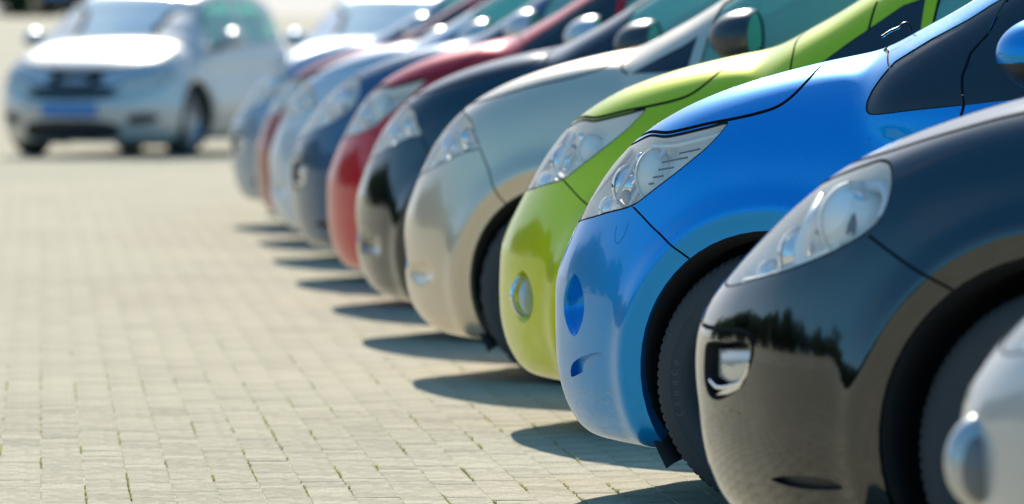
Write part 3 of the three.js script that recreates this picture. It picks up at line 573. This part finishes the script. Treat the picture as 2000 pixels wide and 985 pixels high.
Object.assign(HATCH, {
  flare: 0.02, flareAt: 0.05, flareW: 0.034,
  lamp: [[0.12, 0.635], [0.145, 0.685], [0.19, 0.748], [0.25, 0.80], [0.324, 0.822], [0.377, 0.838], [0.435, 0.837], [0.480, 0.844], [0.548, 0.858], [0.602, 0.868], [0.567, 0.822], [0.502, 0.770], [0.424, 0.717], [0.359, 0.678], [0.280, 0.660], [0.19, 0.642]], lampDepth: 0.06,
  lampInside(lamp, s, at) {
    bowl(lamp, s, at, 0.275, 0.735, 0.05, 0.045, 0.5); bowl(lamp, s, at, 0.215, 0.675, 0.032, 0.04, 0.5); bowl(lamp, s, at, 0.36, 0.765, 0.046, 0.05, 0.75, M.lampHousing, 1.25);
    for (const l of [[[0.452, 0.811], [0.508, 0.822]], [[0.405, 0.789], [0.478, 0.801]], [[0.398, 0.770], [0.443, 0.776]], [[0.385, 0.751], [0.415, 0.755]], [[0.374, 0.735], [0.387, 0.736]]]) rod(lamp, s, at, l, 0.028, 0.0021, M.slot, 'slat');
    rod(lamp, s, at, [[0.335, 0.808], [0.315, 0.77], [0.285, 0.71], [0.262, 0.668]], 0.016, 0.005, M.lampGrey, 'divider');
    rod(lamp, s, at, [[0.40, 0.822], [0.375, 0.775], [0.345, 0.73], [0.315, 0.685]], 0.03, 0.006, M.lampGrey, 'divider');
    rod(lamp, s, at, [[0.36, 0.826], [0.44, 0.826], [0.52, 0.842], [0.58, 0.858]], 0.02, 0.005, M.lampHousing, 'inner_trim');
    bulb(lamp, s, at, 0.302, 0.70, 0.026, 0.010, M.amber, 'bulb'); bulb(lamp, s, at, 0.335, 0.79, 0.03, 0.014, M.chrome, 'bulb');
  },
  cuts: [
    { name: 'bumper_pocket', mat: 'paint', dish: 0.085, line: [[0.156, 0.519], [0.190, 0.492], [0.203, 0.448], [0.187, 0.400], [0.153, 0.374], [0.122, 0.400], [0.108, 0.442], [0.122, 0.49]], where: p => p[0][2] > 0.3 },
    { name: 'bumper_recess', mat: 'paint', push: 0.016, pair: true, sharp: true, line: smooth([[0.124, 0.279], [0.132, 0.304], [0.160, 0.321], [0.212, 0.337], [0.262, 0.345], [0.272, 0.338], [0.255, 0.326], [0.205, 0.303], [0.155, 0.285]], 2), where: p => p[0][2] > 0.4 },
    { name: 'quarter_trim', mat: 'trim', push: 0.002, seal: 0.006, pair: true, sharp: true, where: p => p[0][2] > 0.3, line: [[0.939, 0.899], [0.941, 0.916], [0.955, 0.941], [0.980, 0.972], [1.008, 1.004], [1.072, 1.054], [1.136, 1.099], [1.175, 1.127], [1.216, 1.150], [1.209, 1.066], [1.195, 1.023], [1.182, 0.971], [1.182, 0.937], [1.183, 0.908], [1.074, 0.897], [0.977, 0.886], [0.952, 0.886], [0.943, 0.891]] },
    { name: 'mirror_sail', mat: 'trim', push: 0.003, pair: true, sharp: true, where: p => p[0][2] > 0.3, line: [[1.186, 0.908], [1.185, 0.937], [1.185, 0.971], [1.198, 1.023], [1.212, 1.066], [1.222, 1.154], [1.36, 1.235], [1.37, 0.93]] },
    ...SIDE_GLASS(1.375), WINDSHIELD, ...REAR(3.95), ...FACE(),
  ],
  seams: [
    { line: [[0.02, 0.655], [0.11, 0.71], [0.19, 0.772], [0.25, 0.807], [0.302, 0.826], [0.368, 0.843], [0.435, 0.843], [0.480, 0.850], [0.548, 0.864], [0.607, 0.874], [0.674, 0.888], [0.720, 0.903], [0.750, 0.924], [0.774, 0.952], [0.788, 0.977], [0.792, 1.01], [0.79, 1.08]], w: 0.0075 },
    { line: [[0.359, 0.678], [0.393, 0.654], [0.424, 0.631], [0.479, 0.598], [0.54, 0.555]], w: 0.0048, where: p => p[0][2] > 0.3 },
    { line: [[0.820, 1.046], [0.90, 1.03], [0.958, 1.020], [0.996, 0.992]], w: 0.005, where: p => p[0][2] > 0.3 },
    { line: [[1.216, 1.150], [1.212, 1.066], [1.197, 1.023], [1.184, 0.971], [1.185, 0.937], [1.183, 0.907], [1.175, 0.882], [1.165, 0.80], [1.15, 0.6], [1.15, 0.28]], w: 0.007, where: p => p[0][2] > 0.3 },
    ...DOORS(1.15, 2.28).slice(1),
    { line: [[0.312, 0.632], [0.308, 0.610], [0.312, 0.595], [0.322, 0.595], [0.338, 0.612], [0.350, 0.640]], w: 0.0012, where: p => p[0][2] > 0.3 },
  ],
  panels: PANELS([[0.02, 0.655], [0.11, 0.71], [0.19, 0.772], [0.25, 0.807], [0.302, 0.826], [0.368, 0.843], [0.480, 0.850], [0.607, 0.874], [0.720, 0.903], [0.774, 0.952], [0.79, 1.0], [0.79, 1.1], [-0.2, 1.1], [-0.2, 0.655]], [[-0.2, 0.1], [0.6, 0.1], [0.6, 0.5], [0.54, 0.555], [0.479, 0.598], [0.424, 0.631], [0.359, 0.678], [0.19, 0.772], [0.11, 0.71], [0.02, 0.655], [-0.2, 0.655]], [[1.175, 0.9], [1.15, 0.6], [1.15, 0.25], [2.28, 0.25], [2.30, 1.0], [1.18, 1.0]]),
});
const FOG = smooth([[0.080, 0.402], [0.080, 0.44], [0.088, 0.474], [0.105, 0.480], [0.17, 0.484], [0.228, 0.487], [0.241, 0.472], [0.236, 0.44], [0.222, 0.408], [0.195, 0.392], [0.13, 0.370], [0.095, 0.377]], 3);
function patch(at, line, depth, s, bulge = 0) {          // a plate following the skin at some depth below it
  const n = line.length, K = 5, mx = line.reduce((a, p) => a + p[0], 0) / n, my = line.reduce((a, p) => a + p[1], 0) / n, pos = [], idx = [];
  for (let k = 0; k <= K; k++) { const f = 1 - k / K * 0.999; for (const p of line) { const o = at(mx + (p[0] - mx) * f, my + (p[1] - my) * f) ?? at(mx, my), v = deep(o, depth - bulge * (1 - f * f)); pos.push(v[0], v[1], s * v[2]); } }
  for (let k = 0; k < K; k++) for (let i = 0; i < n; i++) { const a = k * n + i, b = k * n + (i + 1) % n, c = a + n, d = b + n; if (s > 0) idx.push(a, b, c, b, d, c); else idx.push(a, c, b, b, c, d); }
  const g = new THREE.BufferGeometry(); g.setAttribute('position', new THREE.Float32BufferAttribute(pos, 3)); g.setIndex(idx); g.computeVertexNormals(); return g;
}
Object.assign(BLACK, {
  extra(root, P, at) {
    for (const s of [1, -1]) { const lamp = new THREE.Group(); lamp.name = 'fog_lamp'; root.add(lamp);
      mesh('reflector', patch(at, [[0.099, 0.412], [0.101, 0.466], [0.228, 0.476], [0.224, 0.436], [0.20, 0.413], [0.15, 0.400]], 0.02, s, 0.008), M.satin, lamp);
      rod(lamp, s, at, [[0.090, 0.404], [0.115, 0.394], [0.16, 0.398], [0.204, 0.411], [0.223, 0.432], [0.230, 0.45]], 0.008, 0.005, M.chrome, 'bezel');
      mesh('lower_facet', patch(at, [[0.118, 0.379], [0.15, 0.392], [0.20, 0.402], [0.214, 0.412], [0.20, 0.397], [0.16, 0.384]], 0.004, s), M.chrome, lamp); }
  },
  flare: 0.015, flareAt: 0.05, flareW: 0.035, round: 0.26, mirror: [1.55, 1.03, 0.94], cabin: 1.12, lampDepth: 0.075,
  lamp: [[0.12, 0.585], [0.105, 0.606], [0.140, 0.650], [0.205, 0.71], [0.280, 0.762], [0.380, 0.797], [0.462, 0.822], [0.504, 0.833], [0.532, 0.826], [0.550, 0.795], [0.550, 0.756], [0.537, 0.723], [0.512, 0.700], [0.471, 0.676], [0.368, 0.635], [0.256, 0.607]],
  lampInside(lamp, s, at) {
    bowl(lamp, s, at, 0.43, 0.742, 0.075, 0.05, 0.65, M.lampHousing, 0.95); bulb(lamp, s, at, 0.445, 0.742, 0.045, 0.016, M.lampGrey, 'bulb'); bowl(lamp, s, at, 0.45, 0.765, 0.038, 0.03, 0.9, M.chrome, 0.8);
    bowl(lamp, s, at, 0.29, 0.675, 0.055, 0.055, 0.6, M.chrome); bulb(lamp, s, at, 0.285, 0.676, 0.04, 0.013, M.lampGrey, 'bulb'); bowl(lamp, s, at, 0.19, 0.632, 0.03, 0.05, 0.5);
    rod(lamp, s, at, [[0.335, 0.775], [0.345, 0.73], [0.335, 0.68], [0.34, 0.635]], 0.022, 0.014, M.lampHousing, 'divider');
    rod(lamp, s, at, [[0.39, 0.785], [0.46, 0.80], [0.505, 0.80], [0.525, 0.77], [0.52, 0.735]], 0.03, 0.011, M.lampGrey, 'inner_trim');
    rod(lamp, s, at, [[0.43, 0.762], [0.458, 0.768], [0.466, 0.74], [0.464, 0.70]], 0.014, 0.009, M.slot, 'lamp_shade'); rod(lamp, s, at, [[0.15, 0.606], [0.25, 0.618], [0.33, 0.64], [0.44, 0.68]], 0.025, 0.008, M.lampHousing, 'inner_trim');
    bulb(lamp, s, at, 0.33, 0.655, 0.03, 0.012, M.amber, 'bulb'); bulb(lamp, s, at, 0.28, 0.64, 0.04, 0.016, M.slot, 'bulb');
  },
  cuts: [
    { name: 'fog_lamp_recess', mat: 'black', push: 0.05, pair: true, seal: 0.006, sharp: true, line: FOG, where: p => p[0][2] > 0.3 },
    { name: 'bumper_slot', mat: 'black', push: 0.015, pair: true, line: [[0.283, 0.233], [0.363, 0.246], [0.437, 0.241], [0.463, 0.228], [0.397, 0.221], [0.334, 0.223]], where: p => p[0][2] > 0.3 },
    { name: 'quarter_trim', mat: 'trim', push: 0.002, seal: 0.006, pair: true, sharp: true, where: p => p[0][2] > 0.3, line: [[1.06, 0.9], [1.16, 0.985], [1.30, 1.085], [1.30, 0.905]] },
    ...SIDE_GLASS(1.40), { ...WINDSHIELD, line: WINDSHIELD.line.map(([x, y]) => [x + 0.12, y - 0.012]) }, ...REAR(3.95), ...FACE([0.42, 0.53, 0.585]),
  ],
  seams: [
    { line: [[0.0, 0.60], [0.06, 0.622], [0.11, 0.65], [0.19, 0.718], [0.28, 0.775], [0.40, 0.82], [0.50, 0.843], [0.60, 0.872], [0.72, 0.905], [0.85, 0.94], [0.92, 0.99], [0.92, 1.06]], w: 0.006 },
    { line: [[0.512, 0.697], [0.560, 0.668], [0.603, 0.643], [0.659, 0.617], [0.703, 0.593]], w: 0.006, where: p => p[0][2] > 0.3 },
    { line: [[-0.03, 0.512], [0.040, 0.510], [0.087, 0.506], [0.218, 0.507], [0.245, 0.496], [0.249, 0.468], [0.236, 0.44]], w: 0.009, where: p => p[0][2] > 0.2 },
    ...DOORS(1.3, 2.32),
  ],
  panels: PANELS([[-0.2, 0.60], [0.0, 0.60], [0.06, 0.622], [0.11, 0.65], [0.19, 0.718], [0.28, 0.775], [0.40, 0.82], [0.50, 0.843], [0.60, 0.872], [0.72, 0.905], [0.85, 0.94], [0.92, 0.99], [0.92, 1.06], [-0.2, 1.1]], [[-0.2, 0.1], [0.7, 0.1], [0.7, 0.592], [0.603, 0.643], [0.512, 0.697], [0.28, 0.775], [0.19, 0.718], [0.11, 0.65], [0.06, 0.622], [0, 0.6], [-0.2, 0.6]], [[1.3, 0.25], [2.32, 0.25], [2.34, 0.96], [1.32, 0.96]]),
});
Object.assign(TAUPE, {
  flare: 0.022, flareAt: 0.06, flareW: 0.04, round: 0.2, mirror: [1.385, 1.055, 0.93], carve: [{ c: [0.16, 0.325, 0.585], r: [0.022, 0.03, 0.13], turn: -0.72, k: 0.012 }],
  lamp: [[0.06, 0.592], [0.09, 0.63], [0.135, 0.70], [0.18, 0.75], [0.25, 0.815], [0.315, 0.832], [0.398, 0.798], [0.425, 0.757], [0.447, 0.720], [0.378, 0.700], [0.297, 0.670], [0.19, 0.636]],
  lampInside(lamp, s, at) { bowl(lamp, s, at, 0.24, 0.735, 0.05, 0.05, 0.5); bowl(lamp, s, at, 0.34, 0.755, 0.035, 0.04, 0.6); bowl(lamp, s, at, 0.16, 0.655, 0.03, 0.05, 0.5); rod(lamp, s, at, [[0.28, 0.80], [0.27, 0.74], [0.26, 0.68]], 0.02, 0.006, M.lampGrey, 'divider'); },
  cuts: [
    { name: 'fog_lamp', mat: 'chrome', push: 0.012, pair: true, line: [[0.035, 0.33], [0.04, 0.42], [0.065, 0.45], [0.085, 0.40], [0.075, 0.34]], where: p => p[0][2] > 0.3 },
    { name: 'quarter_trim', mat: 'trim', push: 0.002, seal: 0.006, pair: true, sharp: true, where: p => p[0][2] > 0.3, line: [[0.935, 0.945], [1.042, 0.949], [1.13, 0.955], [1.14, 1.06], [1.097, 1.03], [1.02, 0.99]] },
    ...SIDE_GLASS(1.165), WINDSHIELD, ...REAR(3.95), ...FACE([0.34, 0.53, 0.60]),
  ],
  seams: [
    { line: [[0.0, 0.60], [0.07, 0.66], [0.135, 0.745], [0.20, 0.80], [0.25, 0.825], [0.315, 0.845], [0.42, 0.862], [0.60, 0.905], [0.78, 0.945], [0.84, 0.975], [0.84, 1.09]], w: 0.006 },
    { line: [[0.447, 0.718], [0.485, 0.655], [0.540, 0.566], [0.56, 0.545]], w: 0.005, where: p => p[0][2] > 0.3 },
    { line: [[0.80, 1.05], [0.866, 1.0], [0.90, 0.955], [0.926, 0.945]], w: 0.006, where: p => p[0][2] > 0.3 },
    { line: [[1.139, 0.97], [1.140, 0.914], [1.136, 0.86], [1.12, 0.6], [1.12, 0.28]], w: 0.007, where: p => p[0][2] > 0.3 },
    ...DOORS(1.12, 2.2).slice(1),
  ],
  panels: PANELS([[-0.2, 0.6], [0.0, 0.60], [0.07, 0.66], [0.135, 0.745], [0.20, 0.80], [0.25, 0.825], [0.315, 0.845], [0.42, 0.862], [0.60, 0.905], [0.78, 0.945], [0.84, 0.975], [0.84, 1.1], [-0.2, 1.1]], [[-0.2, 0.1], [0.62, 0.1], [0.62, 0.5], [0.54, 0.566], [0.485, 0.655], [0.447, 0.718], [0.2, 0.8], [0.135, 0.745], [0.07, 0.66], [0, 0.6], [-0.2, 0.6]], [[1.13, 0.25], [2.2, 0.25], [2.22, 0.96], [1.14, 0.96]]),
});
const GREEN = { ...HATCH,
  carve: [{ c: [0.22, 0.225, 0.66], r: [0.03, 0.045, 0.13], turn: -0.74, k: 0.012 }],
  mirror: [1.66, 0.97, 0.93],
  lampInside(lamp, s, at) { bowl(lamp, s, at, 0.285, 0.74, 0.05, 0.045, 0.5); bowl(lamp, s, at, 0.21, 0.675, 0.036, 0.04, 0.5); bowl(lamp, s, at, 0.39, 0.78, 0.04, 0.05, 0.7, M.lampHousing); rod(lamp, s, at, [[0.335, 0.808], [0.325, 0.77], [0.30, 0.71], [0.28, 0.668]], 0.018, 0.007, M.lampHousing, 'divider'); bulb(lamp, s, at, 0.30, 0.735, 0.03, 0.014, M.chrome, 'bulb'); bulb(lamp, s, at, 0.37, 0.80, 0.03, 0.012, M.chrome, 'bulb'); },
  cuts: [{ name: 'bumper_pocket', mat: 'paint', dish: 0.05, line: [[0.203, 0.43], [0.237, 0.402], [0.250, 0.355], [0.234, 0.31], [0.193, 0.288], [0.158, 0.31], [0.142, 0.345], [0.16, 0.40]], where: p => p[0][2] > 0.3 }, { name: 'door_gap_cover', mat: 'trim', push: 0.002, pair: true, sharp: true, where: p => p[0][2] > 0.3, line: [[1.06, 0.96], [1.16, 1.04], [1.30, 1.14], [1.36, 1.16], [1.36, 0.935], [1.10, 0.93]] }, ...HATCH.cuts.slice(4)],
  seams: [...HATCH.seams.slice(0, 2), { line: [[0.96, 1.08], [1.0, 1.02], [1.01, 0.98], [1.02, 0.93]], w: 0.006, where: p => p[0][2] > 0.3 }, ...HATCH.seams.slice(3, -1)],
  extra(root, P, at) {
    for (const s of [1, -1]) { const q = { p: [0.185, 0.36, 0.617], n: [-0.74, 0, 0.67] }, lamp = new THREE.Group(); lamp.name = 'fog_lamp'; root.add(lamp);
      const c = deep(q, 0.038), g = new THREE.SphereGeometry(0.05, 28, 16); g.scale(0.45, 1.1, 1); g.rotateY(-0.4); g.translate(c[0], c[1], s * c[2]); mesh('lens', g, M.lampGrey, lamp);
      const t = new THREE.TorusGeometry(0.052, 0.007, 10, 36); t.rotateY(Math.PI / 2); t.scale(1, 1.1, 1); t.rotateY(-0.74); t.translate(c[0] - 0.008, c[1], 0); t.translate(0, 0, c[2] + 0.006); if (s < 0) { t.scale(1, 1, -1); flip(t); } mesh('bezel', t, M.chrome, lamp); }
  },
};
const SILVER = { ...BLACK, extra: null, length: 4.3, fine: 1.5, lamp: [[0.06, 0.57], [0.10, 0.615], [0.16, 0.655], [0.26, 0.69], [0.40, 0.725], [0.50, 0.74], [0.47, 0.70], [0.38, 0.65], [0.26, 0.605], [0.16, 0.58]],
  lampInside(lamp, s, at) { bowl(lamp, s, at, 0.2, 0.63, 0.035, 0.05, 0.5); bowl(lamp, s, at, 0.3, 0.66, 0.035, 0.05, 0.5); },
  cuts: [
    { name: 'fog_lamp', mat: 'black', push: 0.03, pair: true, proj: 'front', where: p => p[0][0] < 0.5 && p[0][3] < -0.1, line: [[0.50, 0.30], [0.70, 0.32], [0.72, 0.37], [0.52, 0.37]] },
    ...SIDE_GLASS(1.40), { ...WINDSHIELD, line: WINDSHIELD.line.map(([x, y]) => [x + 0.12 + 0.045 * (x > 0.85), y - 0.012]) }, ...REAR(3.95),
    { name: 'number_plate', mat: 'plateBlue', push: -0.012, proj: 'front', sharp: true, where: p => p[0][0] < 0.35 && p[0][3] < -0.2, line: [[-0.2, 0.36], [0.26, 0.36], [0.26, 0.47], [-0.2, 0.47]] },
    ...FACE([0.44, 0.525, 0.60], [0.44, 0.20, 0.29]).map(f => f.name === 'grille' ? { ...f, mat: 'slot', push: 0.02 } : f),
  ],
  seams: [BLACK.seams[0], BLACK.seams[1], ...DOORS(1.3, 2.32)],
  cab: [...BLACK.cab],
};
const BASKET = { ...TAUPE, fine: 1.5 };

// ------------------------------------------------------------------ the parked cars
const PAINT = {
  black: phys(1, 1, 1, 0.08, 1, { map: scuffed([0.06, 0.065, 0.07], 47, 0.12), clearcoat: 0.7, clearcoatRoughness: 0.02 }), blue: phys(1, 1, 1, 0.3, 0.6, { map: scuffed([0.0, 0.30, 0.74], 31), clearcoat: 0.65, clearcoatRoughness: 0.02, specularIntensity: 0.1 }), green: paint(0.60, 0.66, 0.003, 0.45, 0.3), taupe: paint(0.70, 0.59, 0.45, 0.6, 0.32),
  navy: phys(0.055, 0.064, 0.074, 0.12, 1, { clearcoat: 0.7, clearcoatRoughness: 0.02 }), red: paint(0.60, 0.006, 0.018, 0.3, 0.32), steel: paint(0.05, 0.11, 0.2, 0.5, 0.36), white: paint(0.62, 0.66, 0.70, 0.15, 0.35),
  wine: paint(0.30, 0.01, 0.025, 0.2, 0.34), silver: paint(0.54, 0.53, 0.505, 0.45, 0.34), sky: paint(0.30, 0.38, 0.48, 0.5, 0.36),
};
const GAMMA = THREE.MathUtils.degToRad(27);
M.podLens = std(0.16, 0.16, 0.155, 0.25); M.letter = std(0.085, 0.085, 0.087, 0.6); M.shell = paint(0.6, 0.6, 0.58, 0.4, 0.3); M.darkShell = phys(0.02, 0.028, 0.036, 0.42, 0.1, { clearcoat: 0.5, clearcoatRoughness: 0.25 });
const ROW = 'cars parked side by side in a long angled row';
function place(car, x, z, label, group = ROW, turn = 0, s = [1, 1, 1]) { car.name = numbered('parked_car'); car.position.set(x, 0, z); car.rotation.y = -GAMMA + turn; car.scale.set(...s); tag(car, label, 'car', group); scene.add(car); return car; }
function repaint(car, from, to, more = new Map()) { const c = car.clone(); c.traverse(o => { if (o.material === from) o.material = to; else if (more.has(o.material)) o.material = more.get(o.material); }); return c; }

const black = buildCar({ ...BLACK, fine: 1 }, { paint: PAINT.black });
place(black, 1.414, -12.103, 'glossy black hatchback with large clear oval headlight, second nearest car of the row');
const slid = (line, a = curve1(HATCH.tuck), b = curve1(SHARP_TOP.tuck)) => line.map(([x, y]) => [x - 0.51 * (b(y) - a(y)) * sstep(1.12, 1.0, y), y]);
const blue = buildCar({ ...HATCH, ...SHARP_TOP, fine: 0.9, lamp: slid(HATCH.lamp), cuts: HATCH.cuts.map(q => q.mat === 'trim' ? { ...q, line: slid(q.line) } : q), seams: HATCH.seams.map(q => ({ ...q, line: slid(q.line) })), panels: HATCH.panels.map(q => ({ ...q, line: slid(q.line) })) }, { paint: PAINT.blue, mirrorLow: true, glass: M.darkGlass });
{
  const font = await new FontLoader().loadAsync('fonts/droid/droid_sans_bold.typeface.json'), letters = [...'CsuoCo'], a0 = 199;
  for (const wheel of blue.children.filter(o => o.name === 'wheel').slice(0, 2)) {
    const gs = letters.map((ch, i) => { const g = new TextGeometry(ch, { font, size: 0.016, depth: 0.0012, curveSegments: 3 }); g.computeBoundingBox(); g.translate(-g.boundingBox.max.x / 2, -0.008, 0); g.rotateZ(THREE.MathUtils.degToRad(a0 - i * 5.6 - 90)); const a = THREE.MathUtils.degToRad(a0 - i * 5.6); g.translate(0.237 * Math.cos(a), 0.237 * Math.sin(a), 0.0925 + 0.0118); return g; });
    mesh('lettering', mergeGeometries(gs), M.letter, wheel);
  }
}
{ const w = tube([[0.838, 1.058, 0.42], [0.850, 1.070, 0.40], [0.866, 1.080, 0.38], [0.872, 1.088, 0.37], [0.880, 1.088, 0.36], [0.884, 1.072, 0.35]], 0.003, 30, 6); mesh('wiper', w, M.black, blue); }
place(blue, 1.342, -14.542, 'bright blue hatchback in sharp focus with round scooped bumper pocket and black quarter trim');
const green = buildCar({ ...GREEN, fine: 1.1 }, { paint: PAINT.green });
place(green, 1.401, -17.09, 'lime green hatchback with oval fog lamp, parked just behind the bright blue car');
const taupe = buildCar({ ...TAUPE, fine: 1.1 }, { paint: PAINT.taupe, mirror: M.darkShell });
place(taupe, 1.292, -19.601, 'beige grey metallic hatchback parked behind the lime green car');
const generic = buildCar({ ...BASKET, mirror: [1.36, 1.03, 0.93] }, { paint: PAINT.navy, mirror: M.darkShell, glass: M.farGlass });
const second = buildCar({ ...HATCH, fine: 1.5, mirror: [1.36, 1.02, 0.93], cuts: HATCH.cuts.slice(2), round: 0.2, seams: HATCH.seams.slice(0, -1) }, { paint: PAINT.red, mirror: M.shell, glass: M.farGlass });
const third = buildCar({ ...BLACK, arch: 0.35, fine: 1.5, mirror: [1.45, 1.02, 0.93], round: 0.22 }, { paint: PAINT.steel, mirror: M.shell, glass: M.farGlass });
place(generic, 1.270, -22.14, 'dark navy hatchback between the beige grey car and the bright red car');
place(second, 1.275, -24.69, 'bright red hatchback behind the dark navy car', ROW, 0.03, [1, 1.03, 1]);
place(third, 1.262, -27.24, 'steel blue hatchback with dark bumper slots behind the bright red car', ROW, -0.02, [0.97, 1.06, 1]);
place(repaint(generic, PAINT.navy, PAINT.white, new Map([[M.darkShell, M.shell]])), 1.240, -29.79, 'whitish hatchback behind the steel blue car', ROW, 0.02, [1, 1.02, 1]);
place(repaint(second, PAINT.red, PAINT.wine), 1.285, -32.34, 'dark wine red hatchback of which only a strip shows behind the whitish car', ROW, -0.03);
place(repaint(third, PAINT.steel, PAINT.sky), 1.225, -34.9, 'pale blue grey hatchback whose nose stands farthest left in the row', ROW, 0, [1, 1.07, 1]);
place(repaint(generic, PAINT.navy, PAINT.silver), 1.50, -37.4, 'silver hatchback near the far end of the row with only roof and mirror showing');
place(repaint(second, PAINT.red, PAINT.steel), 1.75, -40.0, 'blue hatchback at the far end of the row half hidden by pale cars');
const near = buildCar({ ...BLACK, fine: 1.3, extra: null, lampInside: BLACK.lampInside, cuts: BLACK.cuts.filter(q => !/fog|slot/.test(q.name)), seams: BLACK.seams.filter((q, i) => i !== 2) }, { paint: PAINT.silver });
place(near, 1.55, -9.60, 'silver car cut off at the bottom right corner, nearest of all');
for (const s of [1, -1]) { const pod = new THREE.Group(); pod.name = 'fog_lamp'; near.add(pod);
  const g = new THREE.SphereGeometry(1, 36, 24); g.scale(0.05, 0.075, 0.07); g.rotateY(-0.5); g.translate(0.088, 0.42, s * 0.465); mesh('housing', g, PAINT.silver, pod);
  const f = new THREE.SphereGeometry(1, 28, 18); f.scale(0.03, 0.05, 0.02); f.translate(0.098, 0.412, s * 0.52); mesh('lens', f, M.podLens, pod); }
// silver car farther back, turned to face the camera
const astra = buildCar(SILVER, { paint: PAINT.silver });
place(astra, 0.254, -53.5, 'pale silver car facing the camera at the far left, blue number plate', null, GAMMA + THREE.MathUtils.degToRad(68));
place(repaint(astra, PAINT.silver, PAINT.navy), 0.3, -113, 'dark car on the far rise behind the silver car that faces the camera', null, GAMMA + THREE.MathUtils.degToRad(60)).position.y = 1.42;

place(repaint(astra, PAINT.silver, PAINT.sky), 2.75, -57.5, 'pale blue car standing just right of the far silver car facing the camera', null, GAMMA + THREE.MathUtils.degToRad(68));
place(repaint(astra, PAINT.silver, PAINT.red), 5.1, -62, 'red car farthest back between the far silver car and the row', null, GAMMA + THREE.MathUtils.degToRad(66));
// ------------------------------------------------------------------ distant trees
function wood(name, label, spots, seed, n) {
  const g = new THREE.Group(); g.name = name; tag(g, label, 'trees', null, 'stuff'); scene.add(g);
  const r = rng(seed), pos = [];
  for (let i = 0; i < 16; i++) { const a = r() * 6.28, b = Math.acos(2 * r() - 1), q = 0.3 + 0.7 * r(), c = new THREE.Vector3(Math.sin(b) * Math.cos(a), Math.cos(b), Math.sin(b) * Math.sin(a)).multiplyScalar(q), u = new THREE.Vector3(r() - 0.5, r() - 0.5, r() - 0.5).normalize().multiplyScalar(0.35), v = new THREE.Vector3(r() - 0.5, r() - 0.5, r() - 0.5).normalize().multiplyScalar(0.25);
    pos.push(...c.clone().sub(u).toArray(), ...c.clone().add(v).toArray(), ...c.clone().add(u).toArray()); }
  const lg = new THREE.BufferGeometry(); lg.setAttribute('position', new THREE.Float32BufferAttribute(pos, 3)); lg.computeVertexNormals();
  const leaf = new THREE.MeshPhysicalMaterial({ color: new THREE.Color().setRGB(0.06, 0.10, 0.03), roughness: 0.8, transmission: 0.3, thickness: 0, side: THREE.DoubleSide });
  const im = new THREE.InstancedMesh(lg, leaf, spots.length * n), o = new THREE.Object3D(), col = new THREE.Color(), trunks = []; im.name = 'foliage';
  let k = 0;
  for (const [x, y, z, h, w] of spots) {
    const t = new THREE.CylinderGeometry(0.12, 0.28, h * 0.5, 8); t.translate(x, y + h * 0.25, z); trunks.push(t);
    for (let i = 0; i < n; i++) { const a = r() * 6.28, c = 2 * r() - 1, q = Math.cbrt(r()), s = Math.sqrt(1 - c * c) * q; o.position.set(x + w * s * Math.cos(a), y + h * 0.56 + h * 0.44 * c * q, z + w * s * Math.sin(a)); o.rotation.set(r() * 6, r() * 6, r() * 6); o.scale.setScalar(0.5 + 0.7 * r()); o.updateMatrix(); im.setMatrixAt(k, o.matrix); const v = 0.6 + 0.8 * r(); im.setColorAt(k++, col.setRGB(v, v, v * 0.9)); }
  }
  im.castShadow = true; g.add(im); mesh('trunk', mergeGeometries(trunks), std(0.12, 0.09, 0.06, 0.9), g); return g;
}
const rw = rng(9);
wood('tree_belt', 'green belt of low trees and scrub beyond the far edge of the sandy ground', Array.from({ length: 12 }, (_, i) => [-14 + i * 1.3 + rw(), 1.3, -124 - rw() * 8, 3 + rw() * 2, 1.6 + rw()]), 3, 160);
wood('tree_line', 'line of trees behind the viewer, seen only as reflections in paint and glass', Array.from({ length: 120 }, (_, i) => { const a = THREE.MathUtils.degToRad(-158 + i * 1.95); return [Math.sin(a) * 62 + rw() * 5, 0, Math.cos(a) * 62 + rw() * 6, 2.8 + rw() * rw() * 3.2, 2.6 + rw()]; }), 4, 110);

renderer.render(scene, camera);
